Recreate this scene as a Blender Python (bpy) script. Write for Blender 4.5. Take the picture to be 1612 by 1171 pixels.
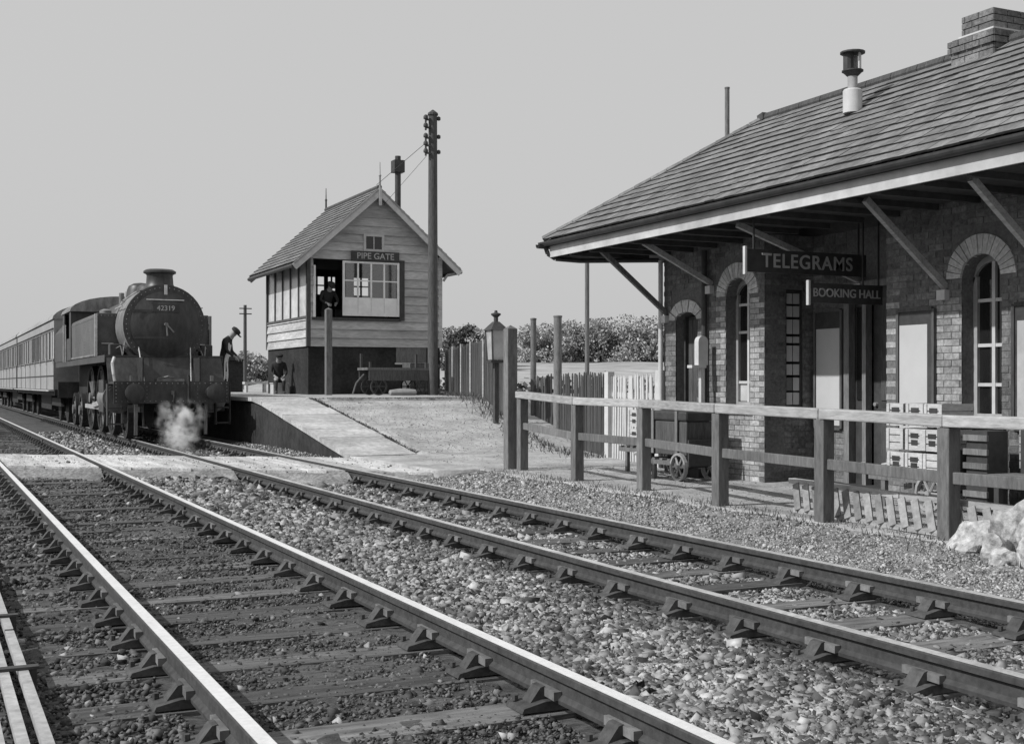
import bpy, math, random
import numpy as np
from mathutils import Vector, Matrix
R = math.radians
random.seed(7); rng = np.random.default_rng(11)
for o in list(bpy.data.objects): bpy.data.objects.remove(o)
S = bpy.context.scene
COL = S.collection

# ------------------------------------------------------------------ camera
TH = R(25.4); EYE = 1.31
cd = bpy.data.cameras.new('camera'); cam = bpy.data.objects.new('camera', cd); COL.objects.link(cam)
cd.sensor_width = 36; cd.lens = 1950/1612*36; cd.shift_y = 18.5/1612; cd.clip_start = .05; cd.clip_end = 4000
cam.location = (0, 0, EYE); cam.rotation_euler = (R(90), 0, -TH)
S.camera = cam
# ------------------------------------------------------------------ world, sun, exposure
SUN = Vector((-.78, .04, .65)).normalized()
w = bpy.data.worlds.new('World'); S.world = w; w.use_nodes = True
nt = w.node_tree; nt.nodes.clear()
sk = nt.nodes.new('ShaderNodeTexSky'); sk.sky_type = 'NISHITA'; sk.sun_disc = False
sk.sun_elevation = math.asin(SUN.z); sk.sun_rotation = math.atan2(SUN.x, SUN.y); sk.dust_density = 6; sk.air_density = 1.5
bw = nt.nodes.new('ShaderNodeRGBToBW')
mx = nt.nodes.new('ShaderNodeMix'); mx.data_type = 'FLOAT'; mx.inputs[0].default_value = .85; mx.inputs[3].default_value = 6.35
bg = nt.nodes.new('ShaderNodeBackground'); bg.inputs[1].default_value = .1
wo = nt.nodes.new('ShaderNodeOutputWorld')
nt.links.new(sk.outputs[0], bw.inputs[0]); nt.links.new(bw.outputs[0], mx.inputs[2])
nt.links.new(mx.outputs[0], bg.inputs[0]); nt.links.new(bg.outputs[0], wo.inputs[0])
ld = bpy.data.lights.new('sun', 'SUN'); ld.energy = 3.9; ld.angle = R(.6); ld.color = (1, 1, 1)
lo = bpy.data.objects.new('sun', ld); COL.objects.link(lo); lo.rotation_euler = (-SUN).to_track_quat('-Z', 'Y').to_euler()
lo.location = (-20, 0, 30)
S.view_settings.view_transform = 'Standard'; S.view_settings.look = 'None'
S.view_settings.exposure = 0; S.view_settings.gamma = 1
S.render.engine = 'CYCLES'; S.cycles.volume_bounces = 6; S.cycles.transparent_max_bounces = 12

# ------------------------------------------------------------------ materials (a black and white world: every base colour is neutral)
MATS = {}
def M(name, v, var=.25, scale=6, rough=.85, bump=.15, rand=0, island=0, stretch=(1, 1, 1), spec=.25, metal=0, blot=.15, bscale=None):
    m = bpy.data.materials.new(name); m.use_nodes = True; t = m.node_tree; n = t.nodes; L = t.links.new
    b = n['Principled BSDF']; b.inputs['Roughness'].default_value = rough; b.inputs['Metallic'].default_value = metal
    b.inputs['Specular IOR Level'].default_value = spec
    g = n.new('ShaderNodeNewGeometry'); mp = n.new('ShaderNodeMapping'); mp.inputs['Scale'].default_value = stretch
    L(g.outputs['Position'], mp.inputs[0])
    def noise(sc, det=7):
        x = n.new('ShaderNodeTexNoise'); x.inputs['Scale'].default_value = sc; x.inputs['Detail'].default_value = det; x.inputs['Roughness'].default_value = .65
        L(mp.outputs[0], x.inputs['Vector']); return x
    def rng_(src, lo_, hi, a=.3, c=.7):
        r = n.new('ShaderNodeMapRange'); r.inputs[1].default_value = a; r.inputs[2].default_value = c
        r.inputs[3].default_value = lo_; r.inputs[4].default_value = hi; L(src, r.inputs[0]); return r.outputs[0]
    def mul(a, c):
        k = n.new('ShaderNodeMath'); k.operation = 'MULTIPLY'
        L(a, k.inputs[0])
        if isinstance(c, float): k.inputs[1].default_value = c
        else: L(c, k.inputs[1])
        return k.outputs[0]
    n1 = noise(scale); val = rng_(n1.outputs[0], 1-var, 1+var)
    if blot: val = mul(val, rng_(noise(scale/9, 3).outputs[0], 1-blot, 1+blot))
    if rand:
        oi = n.new('ShaderNodeObjectInfo'); val = mul(val, rng_(oi.outputs['Random'], 1-rand, 1+rand, 0, 1))
    if island: val = mul(val, rng_(g.outputs['Random Per Island'], 1-island, 1+island, 0, 1))
    val = mul(val, float(v))
    L(val, b.inputs['Base Color'])
    if bump:
        bp = n.new('ShaderNodeBump'); bp.inputs['Strength'].default_value = bump; bp.inputs['Distance'].default_value = .02
        L((noise(bscale).outputs[0] if bscale else n1.outputs[0]), bp.inputs['Height']); L(bp.outputs[0], b.inputs['Normal'])
    MATS[name] = m; return m
M('ash', .36, .45, 14, .95, .5, blot=.25, bscale=60)
M('path_ash', .35, .3, 12, .95, .6, blot=.3, bscale=70)
M('crossing_plank', .46, .4, 14, .9, .5, rand=.22, stretch=(3, .5, 3), blot=.3)
M('slab', .38, .3, 10, .9, .4, rand=.12, blot=.25)
M('bed_dark', .085, .6, 18, .95, .9, blot=.4, bscale=45, stretch=(.45, 1.6, 1))
M('stone_light', .20, .25, 25, .95, 0, island=.9, blot=.5)
M('stone_dark', .095, .3, 25, .95, 0, island=.8)
M('stone_fine', .26, .25, 25, .95, 0, island=.7)
M('cess', .20, .5, 20, .95, .8, blot=.35, bscale=60)
M('sleeper', .11, .6, 9, .92, .8, rand=.4, stretch=(.35, 3, 3), blot=.3)
M('rail_rust', .055, .35, 18, .85, .25)
M('rail_top', .82, .1, 30, .4, 0, metal=.35, blot=.08, spec=.5)
M('rail_dull', .6, .25, 20, .45, 0, metal=.5, blot=.25, spec=.5)
M('chair_iron', .07, .35, 25, .8, .3, rand=.2)
M('key_wood', .15, .3, 20, .8, .2, rand=.3)
M('rod', .36, .3, 12, .55, .1)
M('brick', .15, .45, 22, .92, .6, rand=.25, blot=.3)
M('brick_mass', .15, .45, 22, .92, .6, island=.25, blot=.3)
M('voussoir', .48, .3, 22, .9, .4, rand=.15)
M('brick_pale', .30, .4, 22, .92, .5, island=.22, blot=.3)
M('mortar', .14, .3, 30, .95, .3)
M('sooty_brick', .03, .35, 12, .95, .5, blot=.4)
M('platform_face', .035, .4, 6, .95, .5, blot=.4)
M('slate', .155, .3, 16, .75, .3, rand=.2, blot=.25)
M('slate_mass', .155, .3, 16, .75, .3, island=.2, blot=.25)
M('slate_tail_shade', .025, .3, 10, .9, .1)  # near-black tail faces: the shadow line under each course, put into the colour
M('fascia', .45, .2, 3, .6, .1, blot=.25)
M('white_paint', .5, .12, 5, .6, .1, blot=.1)
M('sash_white', .75, .1, 6, .6, .05)
M('cream_board', .42, .25, 6, .75, .25, rand=.1, stretch=(.7, .7, 4), blot=.25)
M('grey_paint', .30, .2, 6, .7, .1)
M('dark_paint', .05, .3, 8, .55, .1)
M('dark_timber', .075, .4, 12, .85, .3, rand=.3, stretch=(3, 3, .4))
M('timber', .16, .35, 12, .85, .3, rand=.2, stretch=(3, 3, .5))
M('grey_timber', .145, .35, 12, .85, .35, rand=.15, stretch=(2.5, 2.5, .5))
M('guard_slat', .22, .35, 12, .85, .3, rand=.25)
M('rail_timber', .34, .3, 12, .85, .3, rand=.15, stretch=(3, .5, 3))
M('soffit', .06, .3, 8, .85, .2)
M('poster', .46, .05, 3, .7, .0, blot=.06)
M('poster_grey', .38, .15, 5, .7, .0)
M('letter', .36, .1, 10, .6, 0)
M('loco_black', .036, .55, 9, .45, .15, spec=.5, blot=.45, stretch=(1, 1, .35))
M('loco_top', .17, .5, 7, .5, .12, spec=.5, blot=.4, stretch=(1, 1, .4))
M('loco_tank', .06, .4, 5, .4, .08, spec=.5, blot=.35)
M('loco_frame', .03, .4, 9, .7, .15)
M('bright_steel', .55, .2, 9, .4, .05, metal=.6)
M('coach', .28, .18, 4, .4, .04, spec=.5)
M('coach_roof', .28, .25, 4, .8, .1)
M('coach_blind', .42, .1, 5, .3, 0, spec=.5)
M('pane_dark', .015, .2, 4, .08, 0, spec=.6)
M('pane_pale', .45, .25, 3, .2, 0, spec=.5, blot=.3)
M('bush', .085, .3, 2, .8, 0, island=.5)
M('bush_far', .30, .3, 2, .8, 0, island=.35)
M('bark', .07, .4, 10, .9, .4)
M('grass', .12, .3, 8, .9, 0, island=.4)
M('field', .33, .25, .6, .95, .2, blot=.2)
M('earth', .16, .3, 1.5, .95, .3, blot=.3)
M('white_stone', .36, .6, 14, .95, 1.0, blot=.35)
M('crate', .45, .2, 14, .8, .2, stretch=(1, 1, 3))
M('skin', .28, .1, 10, .6, 0); M('coat', .035, .3, 14, .9, .2); M('trouser', .05, .3, 14, .9, .2); M('apron', .6, .15, 12, .9, .2); M('interior', .05, .3, 4, .9, 0)
M('porcelain', .5, .1, 10, .3, 0)
def glass():
    m = bpy.data.materials.new('glass'); m.use_nodes = True; t = m.node_tree; n = t.nodes; n.clear()
    o = n.new('ShaderNodeOutputMaterial'); mix = n.new('ShaderNodeMixShader'); mix.inputs[0].default_value = .12
    a = n.new('ShaderNodeBsdfTransparent'); b = n.new('ShaderNodeBsdfGlossy'); b.inputs['Roughness'].default_value = .03
    t.links.new(a.outputs[0], mix.inputs[1]); t.links.new(b.outputs[0], mix.inputs[2]); t.links.new(mix.outputs[0], o.inputs[0])
    MATS['glass'] = m
glass()

# ------------------------------------------------------------------ helpers
ORG = {}
class MB:
    def __init__(s): s.v = []; s.f = []
    def add(s, vs, fs):
        k = len(s.v); s.v += [tuple(p) for p in vs]; s.f += [tuple(i+k for i in f) for f in fs]; return s
    def box(s, x0, x1, y0, y1, z0, z1):
        return s.add([(x0,y0,z0),(x1,y0,z0),(x1,y1,z0),(x0,y1,z0),(x0,y0,z1),(x1,y0,z1),(x1,y1,z1),(x0,y1,z1)],
                     [(0,3,2,1),(4,5,6,7),(0,1,5,4),(1,2,6,5),(2,3,7,6),(3,0,4,7)])
    def bar(s, p, q, wd, ht, up=(0,0,1)):
        p = Vector(p); q = Vector(q); d = (q-p).normalized(); u = Vector(up)
        a = d.cross(u)
        if a.length < 1e-4: a = d.cross(Vector((1,0,0)))
        a.normalize(); c = a.cross(d).normalized(); a *= wd/2; c *= ht/2
        return s.add([p-a-c,p+a-c,p+a+c,p-a+c,q-a-c,q+a-c,q+a+c,q-a+c],
                     [(0,1,2,3),(7,6,5,4),(0,4,5,1),(1,5,6,2),(2,6,7,3),(3,7,4,0)])
    def cyl(s, p, q, r0, r1=None, n=12, caps=True):
        p = Vector(p); q = Vector(q); d = (q-p).normalized(); r1 = r0 if r1 is None else r1
        a = d.cross(Vector((0,0,1)))
        if a.length < 1e-4: a = Vector((1,0,0))
        a.normalize(); c = d.cross(a)
        vs = [p+(a*math.cos(2*math.pi*i/n)+c*math.sin(2*math.pi*i/n))*r0 for i in range(n)]
        vs += [q+(a*math.cos(2*math.pi*i/n)+c*math.sin(2*math.pi*i/n))*r1 for i in range(n)]
        fs = [(i,(i+1)%n,n+(i+1)%n,n+i) for i in range(n)]
        if caps: fs += [tuple(range(n-1,-1,-1)), tuple(range(n,2*n))]
        return s.add(vs, fs)
    def path(s, pts, r, n=6):
        for a, b in zip(pts, pts[1:]): s.cyl(a, b, r, r, n)
        return s
    def lathe(s, prof, c=(0,0,0), axis='z', n=20):
        # prof: list of (radius, height) ; axis the direction of height
        c = Vector(c); vs = []; fs = []
        for r, h in prof:
            for i in range(n):
                a = 2*math.pi*i/n; x, y = r*math.cos(a), r*math.sin(a)
                vs.append(c + (Vector((x,y,h)) if axis == 'z' else Vector((x,h,y)) if axis == 'y' else Vector((h,x,y))))
        for j in range(len(prof)-1):
            for i in range(n): fs.append((j*n+i, j*n+(i+1)%n, (j+1)*n+(i+1)%n, (j+1)*n+i))
        fs.append(tuple(range(n-1,-1,-1))); fs.append(tuple(range((len(prof)-1)*n, len(prof)*n)))
        return s.add(vs, fs)
    def prism(s, poly, a0, a1, axis):
        # poly 2-D points ; axis 'x': poly=(y,z), 'y': poly=(x,z), 'z': poly=(x,y)
        def P(u, v, a): return (a,u,v) if axis == 'x' else (u,a,v) if axis == 'y' else (u,v,a)
        n = len(poly); vs = [P(u,v,a0) for u,v in poly]+[P(u,v,a1) for u,v in poly]
        return s.add(vs, [tuple(range(n-1,-1,-1)), tuple(range(n,2*n))]+[(i,(i+1)%n,n+(i+1)%n,n+i) for i in range(n)])
    def mesh(s, name, off=(0,0,0), k=1):
        m = bpy.data.meshes.new(name); ox, oy, oz = off
        m.from_pydata([((x*k-ox),(y*k-oy),(z*k-oz)) for x,y,z in s.v], [], s.f)
        import bmesh
        bm = bmesh.new(); bm.from_mesh(m); bmesh.ops.recalc_face_normals(bm, faces=bm.faces); bm.to_mesh(m); bm.free()
        return m
    def build(s, name, mat, parent=None, smooth=False, k=1, bevel=0):
        off = ORG.get(parent.name, (0,0,0)) if parent else (0,0,0)
        m = s.mesh(name, off, k); m.materials.append(MATS[mat])
        if smooth:
            m.polygons.foreach_set('use_smooth', [True]*len(m.polygons)); m.set_sharp_from_angle(angle=R(35))
        o = bpy.data.objects.new(name, m); COL.objects.link(o); o.parent = parent
        if parent: ORG[o.name] = off
        if bevel:
            bv = o.modifiers.new('bevel', 'BEVEL'); bv.width = bevel; bv.segments = 2; bv.limit_method = 'ANGLE'
        return o
def thing(name, label, cat, loc=(0,0,0), group=None, world=True):
    o = bpy.data.objects.new(name, None); COL.objects.link(o); o.location = loc; o.empty_display_size = .2
    ORG[o.name] = tuple(loc) if world else (0,0,0)
    return tag(o, label, cat, group)
def tag(o, label, cat, group=None):
    o['label'] = label; o['category'] = cat
    if group: o['group'] = group
    return o
def kind(o, k): o['kind'] = k; return o
def piece(mesh, name, parent, loc, rot=(0,0,0)):
    off = ORG.get(parent.name, (0,0,0)); o = bpy.data.objects.new(name, mesh); COL.objects.link(o)
    o.parent = parent; o.location = (loc[0]-off[0], loc[1]-off[1], loc[2]-off[2]); o.rotation_euler = rot; return o
def big(name, V, F, mat, parent=None, smooth=False):
    # V (n,3) float, F (m,k) int
    m = bpy.data.meshes.new(name); m.vertices.add(len(V)); m.vertices.foreach_set('co', np.asarray(V, np.float32).ravel())
    k = F.shape[1]; m.loops.add(F.size); m.loops.foreach_set('vertex_index', F.astype(np.int32).ravel())
    m.polygons.add(len(F)); m.polygons.foreach_set('loop_start', np.arange(0, F.size, k, dtype=np.int32))
    m.update(calc_edges=True); m.validate(); m.materials.append(MATS[mat])
    if smooth: m.polygons.foreach_set('use_smooth', [True]*len(m.polygons))
    o = bpy.data.objects.new(name, m); COL.objects.link(o); o.parent = parent; return o
CUBE_V = np.array([(-1,-1,-1),(1,-1,-1),(1,1,-1),(-1,1,-1),(-1,-1,1),(1,-1,1),(1,1,1),(-1,1,1)], float)*.5
CUBE_F = np.array([(0,3,2,1),(4,5,6,7),(0,1,5,4),(1,2,6,5),(2,3,7,6),(3,0,4,7)])
def randrot(n):
    q = rng.normal(size=(n,4)); q /= np.linalg.norm(q, axis=1)[:,None]; a,b,c,d = q.T
    return np.stack([np.stack([1-2*(c*c+d*d),2*(b*c-a*d),2*(b*d+a*c)],1),np.stack([2*(b*c+a*d),1-2*(b*b+d*d),2*(c*d-a*b)],1),np.stack([2*(b*d-a*c),2*(c*d+a*b),1-2*(b*b+c*c)],1)],1)
def stones(name, P, size, mat):
    n = len(P); V = np.repeat(CUBE_V[None], n, 0)+rng.normal(scale=.23, size=(n,8,3))
    size = size*rng.lognormal(0, .25, n); V *= (size[:,None]*rng.uniform(.5,1.35,(n,3)))[:,None,:]
    V = np.einsum('nij,nkj->nki', randrot(n), V); V[:,:,2] *= .8; V += P[:,None,:]
    F = (CUBE_F[None]+np.arange(n)[:,None,None]*8).reshape(-1,4)
    return kind(big(name, V.reshape(-1,3), F, mat), 'stuff')
def text(body, size, mat, parent, M4, name='lettering', depth=.006):
    c = bpy.data.curves.new('t', 'FONT'); c.body = body; c.size = size; c.extrude = depth; c.align_x = 'CENTER'; c.align_y = 'CENTER'; c.offset = size*.012; c.space_character = 1.12 if body == 'TELEGRAMS' else 1.0
    t = bpy.data.objects.new('t', c); COL.objects.link(t); bpy.context.view_layer.update()
    m = bpy.data.meshes.new_from_object(t.evaluated_get(bpy.context.evaluated_depsgraph_get())); bpy.data.objects.remove(t)
    m.transform(M4); off = ORG.get(parent.name, (0,0,0)); m.transform(Matrix.Translation((-off[0],-off[1],-off[2])))
    m.materials.clear(); m.materials.append(MATS[mat]); m.name = name
    o = bpy.data.objects.new(name, m); COL.objects.link(o); o.parent = parent; return o
FACE_MY = Matrix.Rotation(R(90), 4, 'X')             # text lying in XY -> upright, facing -Y
def facing_my(x, y, z): return Matrix.Translation((x,y,z)) @ FACE_MY

# ------------------------------------------------------------------ ground, ballast bed, paths
RAILS = [1.13, 2.635, 4.45, 5.955]
def lerp(x, pts):
    return np.interp(x, [p[0] for p in pts], [p[1] for p in pts])
BED = [(-6,-.3),(-.4,-.24),(.6,-.215),(1.1,-.212),(2.7,-.212),(3.0,-.19),(3.6,-.17),(4.2,-.19),(4.5,-.222),(5.9,-.222),(6.3,-.18),(7.0,-.11),(7.55,-.03),(7.8,-.02)]
g = MB().add([(-2000,-300,-.32),(2000,-300,-.32),(2000,3500,-.32),(-2000,3500,-.32)], [(0,1,2,3)])
kind(g.build('ground', 'earth'), 'structure')
xs = np.arange(-6, 7.81, .09); ys = np.concatenate([np.arange(1.5, 14, .09), np.arange(14, 30, .25), np.arange(30, 140, 2)])
X, Y = np.meshgrid(xs, ys); Z = lerp(X, BED)+rng.normal(scale=.008, size=X.shape)+.012*np.sin(X*3.1+Y*1.3)*np.sin(Y*2.3)
nx, ny = len(xs), len(ys); I = np.arange(nx*ny).reshape(ny, nx)
F = np.stack([I[:-1,:-1], I[:-1,1:], I[1:,1:], I[1:,:-1]], -1).reshape(-1,4)
kind(big('ballast_bed', np.stack([X,Y,Z], -1).reshape(-1,3), F, 'bed_dark', smooth=True), 'structure')
# trodden ash path in front of the station building, ending at the foot of the ramp
def sheet(name, xr, yr, zf, mat, step=.25, poly=None, thick=.25):
    xs = np.linspace(xr[0], xr[1], int((xr[1]-xr[0])/step)+2); ys = np.linspace(yr[0], yr[1], int((yr[1]-yr[0])/step)+2)
    X, Y = np.meshgrid(xs, ys)
    if poly: X, Y = poly(X, Y)
    Z = zf(X, Y); nx, ny = len(xs), len(ys); I = np.arange(nx*ny).reshape(ny,nx)
    F = np.stack([I[:-1,:-1], I[:-1,1:], I[1:,1:], I[1:,:-1]], -1).reshape(-1,4); n = nx*ny
    V = np.stack([X,Y,Z], -1).reshape(-1,3); V2 = V.copy(); V2[:,2] -= thick
    ring = np.concatenate([I[0,:], I[1:,-1], I[-1,-2::-1], I[-2:0:-1,0]]); nr = np.roll(ring, -1)
    side = np.stack([ring, ring+n, nr+n, nr], -1)
    return kind(big(name, np.concatenate([V,V2]), np.concatenate([F, side]), mat, smooth=False), 'structure')
def rough(a): return lambda X, Y: a+rng.normal(scale=.004, size=X.shape)
sheet('station_path', (7.62, 14.0), (2.5, 17.3), rough(0), 'path_ash', .2, lambda X, Y: (X+np.where(X < 7.7, .05*np.sin(Y*2.7)+.03*np.sin(Y*7), 0), Y))
sheet('ramp_foot_path', (6.95, 14.0), (17.304, 21.48), rough(.002), 'path_ash', .2)
sheet('cess_path', (6.12, 7.66), (2.5, 17.2), lambda X, Y: lerp(X, BED)+.012+rng.normal(scale=.005, size=X.shape), 'cess', .1, thick=.1)
yu = lambda X: 25.4-(X-1.3)*.68; yl = lambda X: 21.9-(X-1.13)*.77
bc = kind(bpy.data.objects.new('barrow_crossing', None), 'structure'); COL.objects.link(bc)
for a, b in ((-3.0, 1.04), (1.24, 2.55), (2.72, 4.36), (4.56, 5.86), (6.04, 6.94)):
    nb_ = max(1, round((b-a)/.27)); pw_ = (b-a)/nb_
    for i in range(nb_):
        x0, x1 = a+i*pw_+.008, a+(i+1)*pw_-.008; z_ = -.022+random.uniform(-.008, .006)
        e0, e1 = random.uniform(-.05, .05), random.uniform(-.05, .05); y0a, y0b, y1a, y1b = yl(x0)+e0, yl(x1)+e0, yu(x0)+e1, yu(x1)+e1
        MB().add([(x0,y0a,z_-.15),(x1,y0b,z_-.15),(x1,y1b,z_-.15),(x0,y1a,z_-.15),(x0,y0a,z_),(x1,y0b,z_),(x1,y1b,z_),(x0,y1a,z_)],
            [(0,3,2,1),(4,5,6,7),(0,1,5,4),(1,2,6,5),(2,3,7,6),(3,0,4,7)]).build('plank', 'crossing_plank', bc)
for a, b in ((-3.0, 1.06), (1.2, 2.57), (2.7, 4.38), (4.52, 5.88), (6.02, 6.94)):
    q = MB(); N_ = 10
    for i in range(N_):
        x0, x1 = a+(b-a)*i/N_, a+(b-a)*(i+1)/N_; f0, f1 = .45+.12*math.sin(x0*6), .45+.12*math.sin(x1*6)
        q.add([(x0,yl(x0)+.02,-.045),(x1,yl(x1)+.02,-.045),(x1,yl(x1)-f1,-.225),(x0,yl(x0)-f0,-.225),(x0,yl(x0)+.02,-.26),(x1,yl(x1)+.02,-.26)], [(0,1,2,3),(4,5,1,0),(3,2,5,4)])
    q.build('ash_skirt', 'cess', bc)
# platform and its ramp
RY0, RY1, PH = 21.5, 28.6, .98
rampz = lambda X, Y: np.clip((Y-RY0)/(RY1-RY0), 0, 1)*PH+.004+rng.normal(scale=.003, size=X.shape)
pl = kind(thing('platform', '', ''), 'structure')
for k in ('label', 'category'):
    del pl[k]
def chain(o, p): o.parent = p; del o['kind']; return o
o = sheet('ramp_surface', (8.33, 12.9), (RY0, RY1-.06), lambda X, Y: rampz(X, Y)*.93-.006, 'path_ash', .25, lambda X, Y: (X+np.where(X > 12.5, np.clip((Y-25), 0, 9)*.3, 0), Y)); chain(o, pl)
o = sheet('platform_surface', (8.33, 22), (RY1+.02, 75), lambda X, Y: rampz(X, Y)-.004, 'path_ash', .8, thick=1.1); chain(o, pl)
# coping slabs along the edge, each with its own joint
nsl = 0
y = RY0
while y < 75:
    ln = .92 if y < 40 else 4
    z0, z1 = [float(np.clip((q-RY0)/(RY1-RY0), 0, 1))*PH+.012+random.uniform(-.004,.004) for q in (y+.008, y+ln-.008)]
    q = MB(); x0, x1 = 6.95, 8.25+random.uniform(-.02, .03)
    q.add([(x0,y+.008,z0-.09),(x1,y+.008,z0-.09),(x1,y+ln-.008,z1-.09),(x0,y+ln-.008,z1-.09),(x0,y+.008,z0),(x1,y+.008,z0),(x1,y+ln-.008,z1),(x0,y+ln-.008,z1)],
          [(0,3,2,1),(4,5,6,7),(0,1,5,4),(1,2,6,5),(2,3,7,6),(3,0,4,7)])
    q.build('slab', 'slab', pl); y += ln
q = MB().prism([(RY0+.1,-.3),(75,-.3),(75,PH-.085),(RY1,PH-.085),(RY0+.1,-.075)], 7.02, 8.4, 'x'); q.build('platform_wall', 'platform_face', pl)
# fields rising behind the station
xs = np.arange(13, 260, 3.); ys = np.arange(18, 320, 3.)
X, Y = np.meshgrid(xs, ys); D = X*.429+Y*.903
sm = np.clip((X-14)/12, 0, 1)
Z = -.3+np.interp(D, [44,50,80,100,140,400], [0,.5,2.3,3.35,3.9,4.5])*sm+rng.normal(scale=.03, size=X.shape)
nx, ny = len(xs), len(ys); I = np.arange(nx*ny).reshape(ny,nx)
F = np.stack([I[:-1,:-1], I[:-1,1:], I[1:,1:], I[1:,:-1]], -1).reshape(-1,4)
kind(big('field', np.stack([X,Y,Z],-1).reshape(-1,3), F, 'field', smooth=True), 'structure')

# ------------------------------------------------------------------ track
def rail_prof(xc):
    p = [(-.028,-.145),(.028,-.145),(.031,-.125),(.009,-.105),(.009,-.05),(.034,-.038),(.035,-.008),(.028,0),(-.028,0),(-.035,-.008),(-.034,-.038),(-.009,-.05),(-.009,-.105),(-.031,-.125)]
    return [(xc+a, b) for a, b in p]
q = MB().box(-1.3,1.3,-.125,.125,-.13,0)
q.v = [(x+random.uniform(-.012,.012), y+random.uniform(-.012,.012), z) for x,y,z in q.v]
SLEEP = [q.mesh('sleeper')]
for k in range(5):
    p = MB().box(-1.3,1.3,-.125,.125,-.13,0); p.v = [(x+random.uniform(-.03,.03), y+random.uniform(-.014,.014), z-(random.uniform(0,.015) if z == 0 else 0)) for x,y,z in p.v]
    SLEEP.append(p.mesh('sleeper'))
for m in SLEEP: m.materials.append(MATS['sleeper'])
# cast iron chair: base plate, two jaws, on sleeper top at z=-.19 ; local origin under the rail at sleeper top
c = MB(); c.prism([(-.18,0),(.18,0),(.17,.022),(.06,.045),(-.06,.045),(-.17,.022)], -.09, .09, 'y')
for s in (-1, 1):
    c.prism([(s*.12,.03),(s*.03,.045),(s*.03,.075 if s > 0 else .05),(s*.042,.105),(s*.065,.10)], -.045, .045, 'y')
    c.cyl((s*.15,.05,.03),(s*.15,.05,.055),.016,n=6)
CH = c.mesh('chair'); CH.materials.append(MATS['chair_iron'])
kq = MB(); kq.prism([(-.052,-.15),(-.012,-.15),(-.012,.12),(-.036,.12)], .06, .10, 'z'); KEY = kq.mesh('key'); KEY.materials.append(MATS['key_wood'])
SPC = .74
def track(ra, rb, label, top, y0, ny_):
    t = thing('railway_track', label, 'track', ((ra+rb)/2, 0, -.19), world=True)
    for xr in (ra, rb):
        q = MB().prism(rail_prof(xr), 1.0, 150, 'y'); r = q.build('rail', 'rail_rust', t, smooth=False)
        MB().box(xr-.031, xr+.031, 1.0, 150, .0005, .003).build('running_surface', top, r)
        for yj in (14.2, 32.4):
            f = MB()
            for s in (-1, 1): f.box(xr+s*.022-.011, xr+s*.022+.011, yj-.23, yj+.23, -.1, -.055)
            f.build('fishplate', 'chair_iron', r)
    for i in range(ny_):
        yy = y0+i*SPC+random.uniform(-.02, .02)
        if i < 92: piece(random.choice(SLEEP), 'sleeper', t, ((ra+rb)/2+random.uniform(-.03,.03), yy, -.19+random.uniform(-.008,.004)), (0,0,random.uniform(-.012,.012)))
        for xr in (ra, rb):
            piece(CH, 'chair', t, (xr, yy, -.19))
            if i < 45: piece(KEY, 'key', t, (xr, yy+random.uniform(-.02,.02), -.19))
    return t
track(RAILS[0], RAILS[1], 'near railway track with bright polished running rails and dark sleepers', 'rail_top', 2.2, 70)
track(RAILS[2], RAILS[3], 'railway track with dull rails that the steam train stands on', 'rail_dull', 2.4, 70)
# point rodding on stools at the left
t = thing('point_rodding', 'three pale parallel point rods on low stools beside the near track', 'rodding', (.36, 6, -.22))
for xr in (.262, .35, .438):
    q = MB()
    for a, b in zip(np.arange(1.5, 18, 3.05), np.arange(4.5, 21, 3.05)): q.box(xr-.023, xr+.023, a, b, -.125, -.085)
    q.build('rod', 'rod', t)
for yy in np.arange(2.0, 18, 1.5):
    q = MB().box(.19, .51, yy-.03, yy+.03, -.084, -.07); q.box(.20,.23,yy-.025,yy+.025,-.26,-.084); q.box(.47,.50,yy-.025,yy+.025,-.26,-.084)
    q.build('stool', 'dark_paint', t)

# ------------------------------------------------------------------ loose stone
def in_view(x, y, m=.06): return (x/y > .052-m) & (x/y < 1.105+.08)
def not_rail(x, m=.06):
    k = np.ones(len(x), bool)
    for r in RAILS: k &= np.abs(x-r) > m
    return k
def off_cross(x, y): return ~((y > yl(x)-.05) & (y < yu(x)+.05))
def scatter(n, xr, yr, smin, smax, dens_pow=1.7, zoff=.0, rails=True):
    u = rng.uniform(size=n*3); a, b = yr[0]**(1-dens_pow), yr[1]**(1-dens_pow)
    y = (a+(b-a)*u)**(1/(1-dens_pow)); x = rng.uniform(xr[0], xr[1], n*3)
    k = in_view(x, y) & off_cross(x, y)
    if rails: k &= not_rail(x)
    x, y = x[k][:n], y[k][:n]
    s = rng.uniform(smin, smax, len(x))*np.clip(y/9, 1, 1.7)
    return np.stack([x, y, lerp(x, BED)+s*.1+zoff], 1), s
P, s_ = scatter(62000, (2.9, 4.3), (3.0, 40), .009, .032); stones('six_foot_ballast', P, s_, 'stone_light')
P, s_ = scatter(9000, (2.72, 3.15), (3.0, 40), .009, .03); stones('edge_ballast', P, s_, 'stone_dark')
P, s_ = scatter(9000, (3.98, 4.42), (3.0, 40), .009, .03, zoff=.006); stones('rail_edge_ballast', P, s_, 'stone_dark')
P, s_ = scatter(32000, (4.5, 5.9), (3.5, 40), .008, .027, zoff=.002)
stones('far_track_ballast', P, s_, 'stone_light')
P, s_ = scatter(34000, (6.0, 7.62), (4.5, 30), .005, .017, zoff=.012); stones('cess_gravel', P, s_, 'stone_fine')
P, s_ = scatter(22000, (1.15, 2.6), (3.5, 40), .005, .018, zoff=.006); stones('near_track_ballast', P, s_, 'stone_dark')
P, s_ = scatter(14000, (-1.0, 1.1), (3.5, 40), .006, .024, zoff=.008); stones('left_cess_ballast', P, s_, 'stone_dark')
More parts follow.
